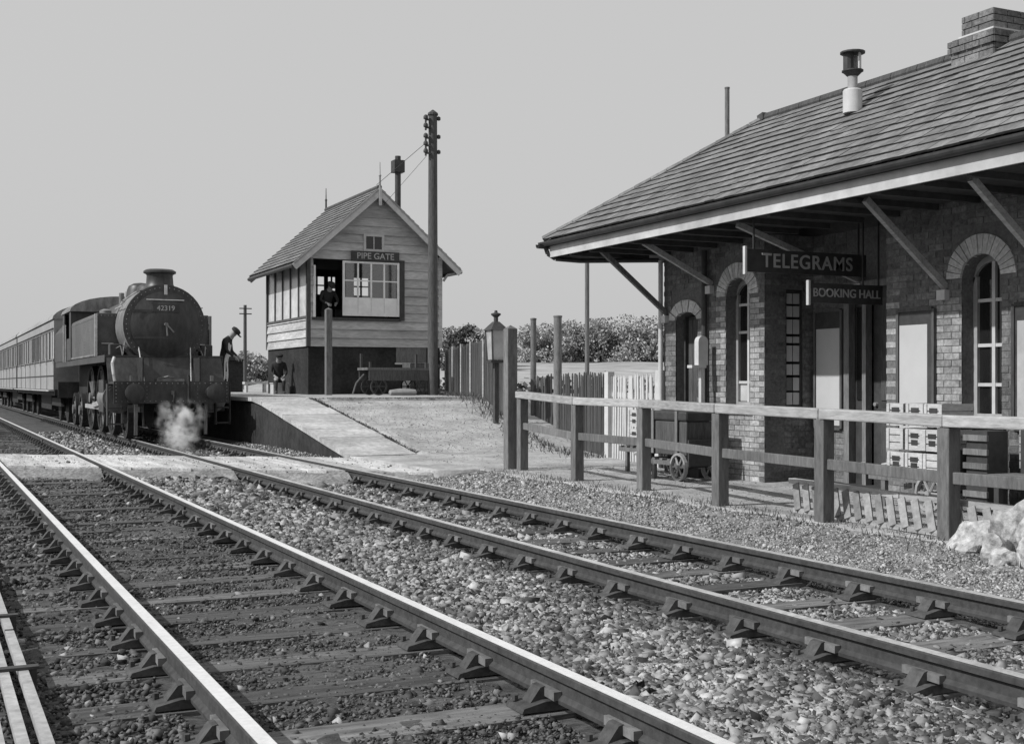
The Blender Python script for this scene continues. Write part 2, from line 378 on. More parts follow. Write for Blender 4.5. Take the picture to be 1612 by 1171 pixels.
P, s_ = scatter(260, (-.6, 2.6), (3.5, 18), .015, .035, zoff=.008); stones('scattered_pale_chips', P, s_, 'stone_light')
def grit(name, n, xr, yr, zf, mat='stone_fine', a=.006, b=.02):
    x = rng.uniform(xr[0], xr[1], n); y = rng.uniform(yr[0], yr[1], n); k = in_view(x, y); x, y = x[k], y[k]
    stones(name, np.stack([x, y, zf(x, y)], 1), rng.uniform(a, b, len(x)), mat)
grit('ramp_grit', 5000, (7.0, 12.5), (21.6, 28.4), lambda x, y: (y-RY0)/(RY1-RY0)*PH*np.where(x > 8.3, .93, 1)+.001, a=.004, b=.014)
grit('path_grit', 6000, (7.7, 10.0), (5, 21.4), lambda x, y: 0*x+.0, a=.003, b=.011)
grit('crossing_grit', 900, (1.3, 6.9), (17.5, 24.5), lambda x, y: np.where((y > yl(x)+.1) & (y < yu(x)-.1) & not_rail(x, .2), -.018, -.3), a=.006, b=.02)
# grass blades and weeds
def blades(name, P, h, mat, wd=.012):
    n = len(P); a = rng.uniform(0, 6.28, n); d = np.stack([np.cos(a), np.sin(a), 0*a], 1); tip = rng.normal(scale=.35, size=(n,3))*h[:,None]; tip[:,2] = h
    V = np.stack([P-d*wd, P+d*wd, P+tip+d*wd*.2, P+tip-d*wd*.2], 1).reshape(-1,3)
    F = np.arange(n*4).reshape(-1,4); return kind(big(name, V, F, mat), 'stuff')
n = 5000; x = rng.normal(8.29, .05, n); y = rng.uniform(21.7, 28.6, n); k = rng.uniform(size=n) < .35+.65*np.sin(y*2.1)**2
P = np.stack([x, y, np.clip((y-RY0)/(RY1-RY0),0,1)*PH-.02], 1)[k]; blades('ramp_weeds', P, rng.uniform(.01,.04,len(P)), 'bush')
n = 900; P = np.stack([rng.uniform(8.4,13.5,n), rng.normal(RY1-.02,.03,n), np.full(n, PH-.03)], 1); blades('ramp_top_weeds', P, rng.uniform(.01,.03,n), 'bush')
n = 1500; yb = rng.uniform(19, 37, n); xb = np.interp(yb, [19,25.5,37], [10.9,11.9,14.9])-np.abs(rng.normal(0,.28,n))
P = np.stack([xb, yb, np.clip((yb-RY0)/(RY1-RY0),0,1)*PH-.01], 1); blades('fence_foot_grass', P, rng.uniform(.03,.14,n), 'bush', .01)
n = 2600; P = np.stack([rng.normal(7.75,.15,n), rng.uniform(5.5,17,n), np.full(n,-.03)], 1); blades('path_edge_grass', P, rng.uniform(.02,.08,n), 'grass', .008)

# ------------------------------------------------------------------ station building
WX, CY = 10.07, 15.87           # front wall plane and its far corner
REC0, REC1, RX = 13.4, 11.1, 10.88   # porch recess between these Y, back wall plane
SOF = 3.30
bd = thing('station_building', 'brick station building with slate roof, deep bracketed canopy and arched windows', 'building', (WX, 10, 0))
wall = None
END = 4.0
# openings on the front plane: (y_lo, y_hi, z_lo, z_spring, rise, reveal)
OPEN = [(13.72, 14.28, .93, 2.52, .24), (9.40, 9.95, .86, 2.44, .24), (14.98, 15.55, .0, 2.24, .12), (6.2, 6.95, .86, 2.44, .24)]
def arc_z(o, y):
    c = (o[0]+o[1])/2; h = (o[1]-o[0])/2; return o[3]+o[4]*math.sqrt(max(0, 1-((y-c)/h)**2))
def wall_back(y0, y1, x0, x1, opens):
    opens = [o for o in opens if o[0] >= y0 and o[1] <= y1]; q = MB(); ed = sorted({y0, y1} | {e for o in opens for e in o[:2]})
    for a, b in zip(ed, ed[1:]):
        o = next((o for o in opens if o[0] <= a+1e-6 and o[1] >= b-1e-6), None)
        if not o: q.box(x0, x1, a, b, 0, SOF); continue
        if o[2] > 0: q.box(x0, x1, a, b, 0, o[2])
        N = 10; top = [(a+(b-a)*i/N, arc_z(o, a+(b-a)*i/N)) for i in range(N+1)]
        for (ya, za), (yb, zb) in zip(top, top[1:]): q.prism([(ya,za),(yb,zb),(yb,SOF),(ya,SOF)], x0, x1, 'x')
    return q
JO = .006
q = wall_back(REC0, CY, WX+JO, WX+.32, OPEN); q2 = wall_back(END, REC1, WX+JO, WX+.32, OPEN); q.v, q.f = q.v, q.f; q.add(q2.v, q2.f)
q.box(WX+.33, 10.42, REC0+JO, REC0+.3, 0, SOF); q.box(10.70, RX+JO, REC0+JO, REC0+.3, 0, SOF); q.box(10.42, 10.70, REC0+JO, REC0+.3, 0, .95); q.box(10.42, 10.70, REC0+JO, REC0+.3, 2.57, SOF)                       # return wall of the porch
q.box(RX+JO, RX+.3, 12.72, REC0, 0, SOF); q.box(RX+JO, RX+.3, REC1, 12.72, 2.62, SOF); q.box(RX+.2, RX+.3, REC1, 12.72, 0, 2.62); q.box(WX+.33, RX, REC1-.3, REC1, 0, SOF)
q.box(WX+.02, 12.35, CY-.001+.001, CY+.02, 0, SOF)
q.box(12.05, 12.35, END, CY, 0, SOF); q.box(WX, 12.35, END-.3, END, 0, SOF)
wall = q.build('wall', 'mortar', bd)
MB().box(10.42, 12.0, END+.1, 15.7, .0, .02).build('interior_floor', 'interior', bd)
# bricks
BL, BH, JT = .215, .065, .01
cand = []
def pale_zone(y, z):
    for i, o in enumerate(OPEN[:2]+OPEN[3:]):
        if i == 0 and o[0]-.21 < y < o[1]+.16 and z < 2.62: return True
        if i == 0 and o[0]-.21 < y < o[1]+.05 and z < .93: return True
    if 9.98 < y < 11.1 and z < 2.2 and (y > 10.9 or y < 10.32): return True
    return False
nr = int(SOF/(BH+JT))
for r_ in range(nr):
    z = r_*(BH+JT); off = (r_ % 2)*.1125
    for (a, b) in ((REC0, CY), (END, REC1)):
        yy = b+off-.1125
        while yy > a:
            y1 = min(yy, b); y0 = max(yy-BL, a); yy -= BL+JT
            if y1-y0 < .03: continue
            segs = [(y0, y1)]
            for o in OPEN:
                hw = .19 if o[3] > 2.3 else .16
                if z+BH < o[2] or z > o[3]+o[4]+.27: continue
                ns = []
                for (p, e) in segs:
                    lo_, hi = o[0], o[1]
                    if z+BH > o[3]:                       # in the arch ring zone: leave room for voussoirs
                        lo_, hi = o[0]-hw*.75, o[1]+hw*.75
                    if e <= lo_ or p >= hi: ns.append((p, e)); continue
                    if p < lo_: ns.append((p, lo_))
                    if e > hi: ns.append((hi, e))
                segs = [s for s in ns if s[1]-s[0] > .025]
            for (p, e) in segs: cand.append(((p+e)/2, z+BH/2, e-p, pale_zone((p+e)/2, z)))
view = [c for c in cand if c[0] > 8.9 and not c[3]]; view.sort(key=lambda c: c[0])
single = set(id(c) for c in view[:270]); cache = {}
def brick_mesh(L):
    k = round(L, 2)
    if k not in cache:
        cache[k] = MB().box(0, JO+.01, -k/2, k/2, -BH/2, BH/2).mesh('brick'); cache[k].materials.append(MATS['brick'])
    return cache[k]
dk, plb = MB(), MB()
for c in cand:
    jx = random.uniform(-.003, .003)
    if id(c) in single: piece(brick_mesh(c[2]), 'brick', wall, (WX+jx, c[0], c[1]))
    else: (plb if c[3] else dk).box(WX+jx, WX+JO+.01, c[0]-c[2]/2, c[0]+c[2]/2, c[1]-BH/2, c[1]+BH/2)
for r_ in range(nr):                                               # porch return (faces the camera) and porch back wall
    z = r_*(BH+JT); x = WX-.1125*(r_ % 2)
    while x < RX:
        x0, x1 = max(x, WX), min(x+BL, RX); x += BL+JT
        for (p, e) in ([(x0, x1)] if not (.85 < z < 2.62) else [(x0, min(x1, 10.42)), (max(x0, 10.70), x1)]):
            if e-p > .03: dk.box(p, e, REC0+random.uniform(-.003,.003), REC0+JO+.01, z, z+BH)
    yy = REC0
    while yy > 12.73:
        dk.box(RX, RX+JO+.01, max(yy-BL, 12.73), yy, z, z+BH); yy -= BL+JT
kind(dk.build('brickwork', 'brick_mass', wall), 'stuff'); kind(plb.build('pale_brickwork', 'brick_pale', wall), 'stuff')
# voussoirs
for o in OPEN:
    cx = (o[0]+o[1])/2; h = (o[1]-o[0])/2; nv = 17 if o[3] > 2.3 else 7; ln = .2 if o[3] > 2.3 else .17
    for i in range(nv):
        a0 = math.pi*(i+.06)/nv; a1 = math.pi*(i+.94)/nv
        def pt(a, e): return (cx-(h+.0+e)*math.cos(a), o[3]+(o[4]+e*1.05)*math.sin(a)-(0.0 if e == 0 else 0))
        poly = [pt(a0, .0), pt(a1, .0), pt(a1, ln), pt(a0, ln)]
        MB().prism(poly, WX-.02+random.uniform(-.004,.004), WX+.05, 'x').build('voussoir', 'voussoir', wall)
# windows: frame, sashes, panes, sill
def window(o, ncol, bars, blind=None):
    y0, y1, z0, zs, ri = o; fx = WX+.17
    wv = MB(); t_ = .055
    for a, b in ((y0, y0+t_), (y1-t_, y1)): wv.box(fx, fx+.09, a, b, z0+.05, zs+.02)
    wv.box(fx, fx+.09, y0+t_, y1-t_, z0+.05, z0+.13)
    N = 12; top = [(y0+(y1-y0)*i/N, arc_z(o, y0+(y1-y0)*i/N)) for i in range(N+1)]
    for (ya, za), (yb, zb) in zip(top, top[1:]): wv.prism([(ya,za-.07),(yb,zb-.07),(yb,zb+.01),(ya,za+.01)], fx, fx+.09, 'x')
    f = wv.build('window', 'grey_paint', bd)
    for i in range(1, ncol):
        yy = y0+(y1-y0)*i/ncol; MB().box(fx+.006, fx+.075, yy-.022, yy+.022, z0+.13, arc_z(o, yy)-.06).build('mullion', 'white_paint', f)
    zz = [z0+.13]+bars+[zs+ri]
    for b in bars: MB().box(fx+.012, fx+.07, y0+t_, y1-t_, b-.018, b+.018).build('glazing_bar', 'white_paint', f)
    for a, b in zip(zz, zz[1:]):
        for i in range(ncol):
            ya, yb = y0+(y1-y0)*i/ncol+.024, y0+(y1-y0)*(i+1)/ncol-.024; b_ = min(b, arc_z(o, (ya+yb)/2)-.04)
            MB().box(fx+.04, fx+.046, ya, yb, a+.01, b_-.01).build('pane', 'pane_pale' if blind and b <= blind else 'pane_dark', f)
    MB().box(WX-.05, WX+.2, y0-.06, y1+.06, z0-.02, z0+.05).build('sill', 'white_paint', f)
window(OPEN[0], 2, [1.33, 2.02, 2.4], 1.4)
window(OPEN[1], 2, [1.3, 1.72, 2.2]); window(OPEN[3], 2, [1.3, 1.72, 2.2])
# little arched doorway by the corner
o = OPEN[2]; d = MB().box(WX+.2, WX+.25, o[0]+.05, o[1]-.05, .02, 2.3).build('door', 'dark_timber', bd)
for i in range(4): MB().box(WX+.19, WX+.2, o[0]+.06+i*.115, o[0]+.165+i*.115, .1, 2.25).build('board', 'dark_timber', d)
for a, b in ((o[0], o[0]+.05), (o[1]-.05, o[1])): MB().box(WX+.14, WX+.24, a, b, 0, 2.3).build('door_frame', 'dark_paint', bd)
# narrow window in the porch return, pale small panes
wf = MB(); x0, x1, z0, z1 = 10.42, 10.70, .98, 2.56
wf.box(x0, x0+.025, REC0+.02, REC0+.07, z0, z1); wf.box(x1-.025, x1, REC0+.02, REC0+.07, z0, z1); wf.box(x0+.025, x1-.025, REC0+.02, REC0+.07, z0, z0+.04); wf.box(x0+.025, x1-.025, REC0+.02, REC0+.07, z1-.03, z1)
wf = wf.build('window', 'dark_paint', bd)
rows = [(1.02, 1.2), (1.21, 1.4), (1.42, 1.58), (1.60, 1.83), (1.85, 1.95), (1.97, 2.18), (2.20, 2.36), (2.375, 2.53)]
for i, (a, b) in enumerate(rows):
    for c0, c1 in ((x0+.03, x0+.133), (x0+.147, x1-.03)):
        MB().box(c0, c1, REC0+.035, REC0+.042, a+.008, b-.008).build('pane', 'pane_dark' if i in (1,) and c0 < x0+.1 else 'poster', wf)
MB().box(x0-.04, x1+.05, REC0-.04, REC0+.06, z0-.06, z0-.004).build('sill', 'white_paint', wf)
# porch: doors and posts on the back plane
df = MB(); df.box(RX-.06, RX+.04, 12.62, 12.72, 0, 2.62); df.box(RX-.06, RX+.04, 11.12, 11.2, 0, 2.62); df.box(RX-.06, RX+.04, 11.2, 12.62, 2.54, 2.62); df.box(RX-.06, RX+.04, 12.30, 12.37, 0, 2.54)
df.build('door_frame', 'timber', bd)
dd = MB().box(RX+.05, RX+.09, 12.37, 12.62, .02, 2.54).build('door', 'dark_paint', bd)
MB().box(RX+.035, RX+.05, 12.41, 12.58, 1.1, 2.3).build('pane', 'pane_dark', dd)
dd = MB().box(RX+.07, RX+.11, 11.2, 12.30, .02, 2.54).build('door', 'dark_paint', bd)
for a, b in ((.15, 1.0), (1.1, 2.4)): MB().box(RX+.055, RX+.07, 11.35, 12.15, a, b).build('panel', 'dark_timber', dd)
MB().cyl((RX+.03, 12.24, 1.05), (RX+.07, 12.24, 1.05), .025).build('handle', 'bright_steel', dd)
# roof
EX, EZ, RGX, RGZ = 8.58, 3.50, 10.98, 5.13
HY = 16.95; DD = RGX-EX; PIT = math.atan2(RGZ-EZ, DD); SL = math.hypot(DD, RGZ-EZ)
rf = MB(); RB = RGX+DD
A, B, C_, D_ = (EX, END-.6, EZ-.03), (EX, HY, EZ-.03), (RGX, HY-DD, RGZ-.03), (RGX, END-.6, RGZ-.03)
E_, G_ = (RB, HY, EZ-.03), (RB, END-.6, EZ-.03)
vs = [A, B, C_, D_, E_, G_]; vs += [(x, y, z-.07) for x, y, z in vs]
rf.add(vs, [(0,1,2,3), (1,4,2), (4,5,3,2), (6,9,8,7), (7,8,10), (10,8,9,11), (0,6,7,1), (1,7,10,4), (4,10,11,5), (0,3,9,6), (3,5,11,9)])
rf = rf.build('roof', 'soffit', bd)
GA = .205; SW = .205
sm_ = MB().box(0, .42, -SW/2+.002, SW/2-.002, 0, .022).mesh('slate'); sm_.materials.append(MATS['slate']); sm_.materials.append(MATS['slate_tail_shade']); sm_.polygons[5].material_index = 1  # tail face coloured dark as the course's shadow line
sl = []
nrow = int(SL/GA)
for i in range(nrow+1):
    t0 = i*GA-.03; x = EX+math.cos(PIT)*t0; z = EZ+math.sin(PIT)*t0; hip = HY-max(0, t0)*math.cos(PIT)
    yy = END-.55+(i % 2)*SW/2
    while yy < hip+.02:
        j_ = random.gauss(0, .003)+(random.random() < .012)*random.uniform(-.03, -.01); sl.append((x+j_, yy+random.uniform(-.004,.004), z+j_*.68+random.uniform(0,.005)+.010*math.sin(yy*1.3)*math.sin(i*.5), i)); yy += SW
sl_v = sorted([s for s in sl if s[1] > 7.8], key=lambda s: s[1])
keep = set(id(s) for s in sl_v[:300]); rest = []
for s in sl:
    a = -(PIT-R(5.0))+random.uniform(-.006,.006); L_ = min(.42, max(.12, SL-s[3]*GA+.02))
    if id(s) in keep and L_ > .41: piece(sm_, 'slate', rf, (s[0], s[1], s[2]+.012), (0, a, random.gauss(0,.006)))
    else: rest.append((s, a, L_))
q = MB()
for s, a, L_ in rest:
    d = Vector((math.cos(a), 0, -math.sin(a))); n_ = Vector((math.sin(a), 0, math.cos(a))); p = Vector((s[0], s[1], s[2]+.012))
    for_y = SW/2-.002; c8 = []
    for zz in (0, .022):
        for (tx, ty) in ((0,-for_y),(L_,-for_y),(L_,for_y),(0,for_y)): c8.append(p+d*tx+n_*zz+Vector((0,ty,0)))
    q.add(c8, [(0,3,2,1),(4,5,6,7),(0,1,5,4),(1,2,6,5),(2,3,7,6),(3,0,4,7)])
o = kind(q.build('slating', 'slate_mass', rf), 'stuff'); o.data.materials.append(MATS['slate_tail_shade'])
for i in range(5, len(o.data.polygons), 6): o.data.polygons[i].material_index = 1  # same painted shadow line on the merged slates' tails
q = MB(); yy = END-.6
while yy < HY-DD: q.cyl((RGX, yy, RGZ+.0), (RGX, min(yy+.44, HY-DD), RGZ+.0), .085, .085, 8); yy += .45
q.bar((RGX, HY-DD-.03, RGZ+.03), (RGX, HY-DD+.1, RGZ+.0), .2, .1); q.build('ridge_tiles', 'dark_timber', rf)
q = MB(); N = 14
for i in range(N):
    p = Vector(B).lerp(Vector(C_), i/N)+Vector((0,0,.055)); e = Vector(B).lerp(Vector(C_), (i+.97)/N)+Vector((0,0,.055)); q.cyl(p, e, .05, .045, 6)
q.build('hip_tiles', 'slate_mass', rf)
MB().box(EX+.07, EX+.1, END-.6, HY-.08, 3.24, 3.41).build('fascia', 'fascia', bd)
MB().box(EX+.1, RB-.1, HY-.11, HY-.08, 3.24, 3.41).build('fascia', 'grey_paint', bd)
def gutter(p, q_, name='gutter'):
    g_ = MB(); p = Vector(p); q_ = Vector(q_); d = (q_-p).normalized(); a = d.cross(Vector((0,0,1))); N = 8; vs = []
    for e in (p, q_):
        for rr in (.065, .055):
            for i in range(N+1):
                an = math.pi*i/N; vs.append(e-a*math.cos(an)*rr-Vector((0,0,1))*math.sin(an)*rr)
    k = N+1; fs = []
    for i in range(N): fs += [(i, i+1, 2*k+i+1, 2*k+i), (k+i, 3*k+i, 3*k+i+1, k+i+1), (i, k+i, k+i+1, i+1), (2*k+i, 2*k+i+1, 3*k+i+1, 3*k+i)]
    for j in (0, N): fs.append((j, 2*k+j, 3*k+j, k+j))
    g_.add(vs, fs); return g_.build(name, 'dark_paint', bd)
gutter((EX, END-.6, 3.47), (EX, HY+.06, 3.47)); gutter((EX-.1, HY+.0, 3.44), (RB, HY+.0, 3.40))
q = MB().path([(EX+.02, HY-.02, 3.42), (EX+.05, HY-.05, 3.3), (EX+.16, HY-.1, 3.22), (EX+.5, HY-.25, 3.19), (WX-.05, CY+.06, 3.17)], .035, 8); q.build('gutter_outlet', 'dark_paint', bd)
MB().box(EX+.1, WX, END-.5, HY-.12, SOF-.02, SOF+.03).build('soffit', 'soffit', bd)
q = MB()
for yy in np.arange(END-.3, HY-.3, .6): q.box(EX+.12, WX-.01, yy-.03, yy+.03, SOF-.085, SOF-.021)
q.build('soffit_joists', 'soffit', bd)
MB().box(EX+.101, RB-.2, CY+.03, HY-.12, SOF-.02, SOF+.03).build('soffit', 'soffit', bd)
# canopy brackets
for yy in (CY-.08, 14.62, 12.45, 10.18, 8.72, 6.0):
    xo = WX-1.12; wx = WX if not (REC1 < yy < REC0) else RX
    fz = 2.36 if wx == WX else 2.62
    if yy == 14.62: fz = 2.72
    br = MB().bar((wx+.0, yy, fz), (xo, yy, SOF-.05), .06, .07).build('canopy_brace', 'rail_timber' if yy < CY-.2 else 'timber', bd)
    MB().box(wx-.075, wx-.002, yy-.06, yy+.06, fz-.14, fz-.03).build('brace_foot', 'white_paint', br)
MB().cyl((WX-.06, CY+.0, .05), (WX-.06, CY+.0, 3.16), .035, n=10).build('downpipe', 'white_paint', bd)
MB().cyl((WX-.06, 14.72, .05), (WX-.06, 14.72, 3.2), .04, n=10).build('downpipe', 'dark_paint', bd)
# chimney on the ridge
ch = MB(); hx0, hx1, hy0, hy1 = 10.72, 11.75, 10.12, 10.74
def bricks_ring(q, x0, x1, y0, y1, z0, z1, step=.075):
    z = z0; r_ = 0
    while z < z1-.02:
        yy = y0+(r_ % 2)*.1
        for (a, b) in [(y0, y0+.1)]*(r_ % 2)+[(yy+i*.21, min(yy+i*.21+.2, y1)) for i in range(4) if yy+i*.21 < y1-.03]: q.box(x0-.008, x0+.05, a, b, z, z+.063)
        xx = x0+(r_ % 2)*.1
        for (a, b) in [(x0+.001, x0+.1)]*(r_ % 2)+[(xx+i*.21+.001, min(xx+i*.21+.2, x1)) for i in range(6) if xx+i*.21 < x1-.03]: q.box(a, b, y0-.008, y0+.05, z, z+.063)
        z += step; r_ += 1
q = MB().box(hx0+.005, hx1, hy0+.005, hy1, 4.75, 5.26).box(hx0+.085, hx1-.08, hy0+.085, hy1-.08, 5.26, 5.52); chim = q.build('chimney', 'mortar', rf)
q = MB(); bricks_ring(q, hx0, hx1, hy0, hy1, 4.82, 5.10); bricks_ring(q, hx0-.03, hx1+.03, hy0-.03, hy1+.03, 5.10, 5.25); bricks_ring(q, hx0+.08, hx1-.08, hy0+.08, hy1-.08, 5.30, 5.5)
kind(q.build('brickwork', 'brick_mass', chim), 'stuff')
MB().box(hx0+.05, hx1-.05, hy0+.05, hy1-.05, 5.262, 5.295).build('band', 'white_paint', chim)
# stove ventilator on the slope
vx, vy = 10.15, 11.77
vt = MB().lathe([(.115,0),(.115,.27),(.10,.285),(.06,.29)], (vx,vy,4.58), n=18).build('ventilator', 'white_paint', rf, True)
MB().lathe([(.06,0),(.06,.17)], (vx,vy,4.86), n=14).build('pipe', 'grey_paint', vt, True)
MB().lathe([(.06,0),(.12,.06),(.13,.06),(.13,.075),(.05,.08)], (vx,vy,5.02), n=14).build('cowl_tray', 'dark_paint', vt, True)
MB().lathe([(.065,0),(.065,.23)], (vx-.035,vy+.03,5.09), n=10).build('cowl_core', 'dark_paint', vt, True)
q = MB()
for a in (-60, 30): 
    c_, s__ = math.cos(R(a)), math.sin(R(a)); q.bar((vx+.09*c_, vy+.09*s__, 5.1), (vx+.09*c_, vy+.09*s__, 5.3), .07, .012, (c_, s__, 0))
q.build('cowl_plate', 'white_paint', vt)
MB().lathe([(.15,0),(.15,.018),(.06,.04)], (vx,vy,5.30), n=14).build('cowl_cap', 'dark_paint', vt, True)

# ------------------------------------------------------------------ hanging signs and notice boards
def sign(x0, x1, y, z0, z1, body, size, label, dark='dark_paint'):
    t = thing('hanging_sign', label, 'sign', ((x0+x1)/2, y, z0))
    MB().box(x0, x1, y-.015, y+.015, z0, z1).build('board', dark, t)
    MB().box(x0-.03, x0-.001, y-.022, y+.022, z0-.03, z1+.03).build('edge_strip', 'white_paint', t)
    for xx in ((x0+.1, x1-.12) if body == 'TELEGRAMS' else (x1-.3, x1-.06)): MB().box(xx, xx+.02, y-.008, y+.008, z1, SOF).build('hanger', 'dark_paint', t)
    text(body, size, 'letter', t, facing_my((x0+x1)/2, y-.018, (z0+z1)/2) @ Matrix.Diagonal((1.0, 1, 1, 1)))
    return t
sign(8.75, 10.55, 12.0, 2.63, 2.90, 'TELEGRAMS', .235, 'long dark hanging sign reading TELEGRAMS under the canopy')
sign(9.36, 10.45, 11.6, 2.26, 2.49, 'BOOKING HALL', .14, 'small dark hanging sign reading BOOKING HALL over the porch')
def board(x, y0, y1, z0, z1, py, pz, label, pm='poster', marks=None):
    t = thing('poster_board', label, 'poster', (x-.02, (y0+y1)/2, z0))
    MB().box(x-.03, x-.005, y0, y1, z0, z1).build('backboard', 'dark_paint', t)
    MB().box(x-.034, x-.0305, py[0], py[1], pz[0], pz[1]).build('sheet', pm, t)
    q = MB()
    for a, b in ((y0-.02, y0+.02), (y1-.02, y1+.02)): q.box(x-.045, x-.004, a, b, z0, z1)
    q.box(x-.045, x-.004, y0+.02, y1-.02, z1-.02, z1+.02); q.box(x-.045, x-.004, y0+.02, y1-.02, z0-.02, z0+.02)
    q.build('frame', 'dark_timber', t); return t
board(RX, 12.80, 13.33, .72, 2.28, (12.83, 13.30), (.76, 2.04), 'blank white poster in dark frame inside the porch, left of the door')
board(WX, 10.33, 10.88, .72, 2.14, (10.42, 10.85), (.78, 1.97), 'blank white poster in dark frame between porch and large arched window')
board(WX, 8.45, 9.22, .85, 2.12, (8.5, 9.17), (.9, 1.95), 'grey printed poster at the right edge beside the arched window', 'poster_grey')
board(WX, 7.2, 7.9, .72, 2.14, (7.25, 7.85), (.78, 1.97), 'white poster in dark frame past the right-hand arched window')

# weighing machine like a dial on a stand by the corner doorway
t = thing('weighing_machine', 'pale round-topped dial machine on a thin stand by the corner doorway', 'machine', (9.86, 14.55, 0))
MB().box(9.7, 10.0, 14.4, 14.72, 0, .12).build('base', 'dark_paint', t)
MB().box(9.83, 9.89, 14.53, 14.59, .12, 1.55).build('column', 'white_paint', t)
MB().box(9.66, 9.9, 14.5, 14.62, 1.53, 1.57).build('shelf', 'white_paint', t)
q = MB().prism([(9.78,1.57),(9.94,1.57),(9.94,1.90)]+[(9.86+.08*math.cos(a), 1.90+.08*math.sin(a)) for a in np.linspace(0, math.pi, 9)[1:-1]]+[(9.78,1.90)], 14.52, 14.62, 'y'); q.build('dial', 'porcelain', t)

# ------------------------------------------------------------------ post and rail fence
fn = thing('post_and_rail_fence', 'weathered wooden post and rail fence between the track and the station path', 'fence', (7.9, 12, 0))
FP = [(8.2,16.9,1.17),(7.98,14.75,1.10),(8.02,13.1,1.09),(7.72,11.05,1.07),(7.72,9.35,1.05),(7.82,7.8,1.03),(7.8,6.1,1.03)]
FP[5] = (7.8,7.85,1.02)
for i, (x, y, h) in enumerate(FP):
    wd = .135; MB().box(x-wd/2, x+wd/2, y-wd/2, y+wd/2, -.12, h-.08).build('post', 'grey_timber', fn, bevel=.008)
for (a, b) in zip(FP, FP[1:]):
    MB().bar((a[0],a[1]+(.09 if a is FP[0] else -.003),a[2]-.025), (b[0],b[1]+.003,b[2]-.025), .16, .1).build('top_rail', 'rail_timber', fn, bevel=.012)
    MB().bar((a[0]-.0,a[1]-.067,a[2]-.50), (b[0]-.0,b[1]+.067,b[2]-.50), .05, .10).build('middle_rail', 'grey_timber', fn, bevel=.006)
def post(x, y, z0, z1, w_, label, mat='grey_timber', cap=None, rnd=False):
    t = thing('timber_post', label, 'post', (x, y, z0))
    if rnd: MB().lathe([(w_/2,0),(w_/2*.95,z1-z0-.05),(w_/2*1.08,z1-z0-.04),(w_/2*1.08,z1-z0-.01),(w_*.2,z1-z0)], (x,y,z0), n=14).build('shaft', mat, t, True)
    else:
        MB().box(x-w_/2, x+w_/2, y-w_/2, y+w_/2, z0-.1, z1-.06).build('shaft', mat, t, bevel=.01)
        h = w_/2; q = MB(); q.add([(x-h,y-h,z1-.06),(x+h,y-h,z1-.06),(x+h,y+h,z1-.06),(x-h,y+h,z1-.06),(x,y,z1)], [(0,1,4),(1,2,4),(2,3,4),(3,0,4),(3,2,1,0)]); q.build('weathered_top', mat, t)
    return t
post(8.14, 17.2, 0, 2.21, .165, 'tall square grey timber gatepost at the end of the rail fence', 'grey_timber')
post(12.9, 26.0, .3, 2.85, .14, 'thin round-topped post behind the dark palings, left one', 'grey_timber', rnd=True)
post(12.48, 23.96, 0, 2.80, .185, 'stout round-topped gatepost rising above the dark palings', 'timber', rnd=True)
post(10.62, 34.8, PH, 3.52, .18, 'pale square post standing on the platform before the signal box', 'grey_timber')
post(14.5, 26.3, -.1, 5.0, .11, 'slim tall pole behind the palings below the canopy corner', 'timber', rnd=True)
post(17.6, 24.9, -.1, 8.5, .12, 'slim pole rising behind the station roof', 'grey_timber', rnd=True)
# palings
def palings(name, pts, zf, h, wd, gap, mat, label, pmat='timber', rails=2, posts=None, jit=.03):
    t = thing(name, label, 'fence' if 'fence' in name else 'gate', (pts[0][0], pts[0][1], zf(pts[0][1])))
    L = [0]
    for a, b in zip(pts, pts[1:]): L.append(L[-1]+math.hypot(b[0]-a[0], b[1]-a[1]))
    def at(s): 
        x = np.interp(s, L, [p[0] for p in pts]); y = np.interp(s, L, [p[1] for p in pts]); return float(x), float(y)
    me = {}
    s = wd/2
    while s < L[-1]:
        x, y = at(s); x2, y2 = at(min(s+.05, L[-1])); x1, y1 = at(max(s-.05, 0)); a = math.atan2(y2-y1, x2-x1); hh = round(h+random.uniform(-jit, jit), 2)
        if hh not in me:
            me[hh] = MB().prism([(-wd/2,0),(wd/2,0),(wd/2,hh-.06),(0,hh),(-wd/2,hh-.06)], -.011, .011, 'y').mesh('pale'); me[hh].materials.append(MATS[mat])
        piece(me[hh], 'pale', t, (x, y, zf(y)), (random.uniform(-.015,.015), random.uniform(-.02,.02), a)); s += wd+gap
    n = max(2, int(L[-1]/.9))
    for k in range(rails):
        for i in range(n):
            a = at(L[-1]*i/n); b = at(L[-1]*(i+1)/n); zz = .3+k*(h-.65)
            dx, dy = b[0]-a[0], b[1]-a[1]; l = math.hypot(dx, dy); nx_, ny_ = -dy/l*.045, dx/l*.045
            MB().bar((a[0]+nx_, a[1]+ny_, zf(a[1])+zz), (b[0]+nx_, b[1]+ny_, zf(b[1])+zz), .06, .08).build('rail', mat, t)
    for s in (posts or []):
        x, y = at(s); pw = .065 if 'gate' in name else .035; MB().box(x-pw-.02, x+pw-.02, y-pw, y+pw, zf(y)-.1, zf(y)+h+.05).build('post', pmat, t)
    return t
rz = lambda y: float(np.clip((y-RY0)/(RY1-RY0), 0, 1))*PH
palings('paling_fence', [(15.3,37.2),(13.3,30.5),(11.9,25.4)], rz, 1.42, .1, .035, 'dark_timber', 'dark close paling fence running from signal box down the ramp', 'rail_timber', posts=[.1,2.3,4.6,6.9,9.2,11.5])
palings('paling_fence', [(12.95,26.2),(12.6,24.2),(11.02,19.2)], lambda y: 0, 1.5, .07, .045, 'dark_timber', 'dark paling fence behind the rail fence, left of white gate', 'grey_timber', posts=[2.2], jit=.04)
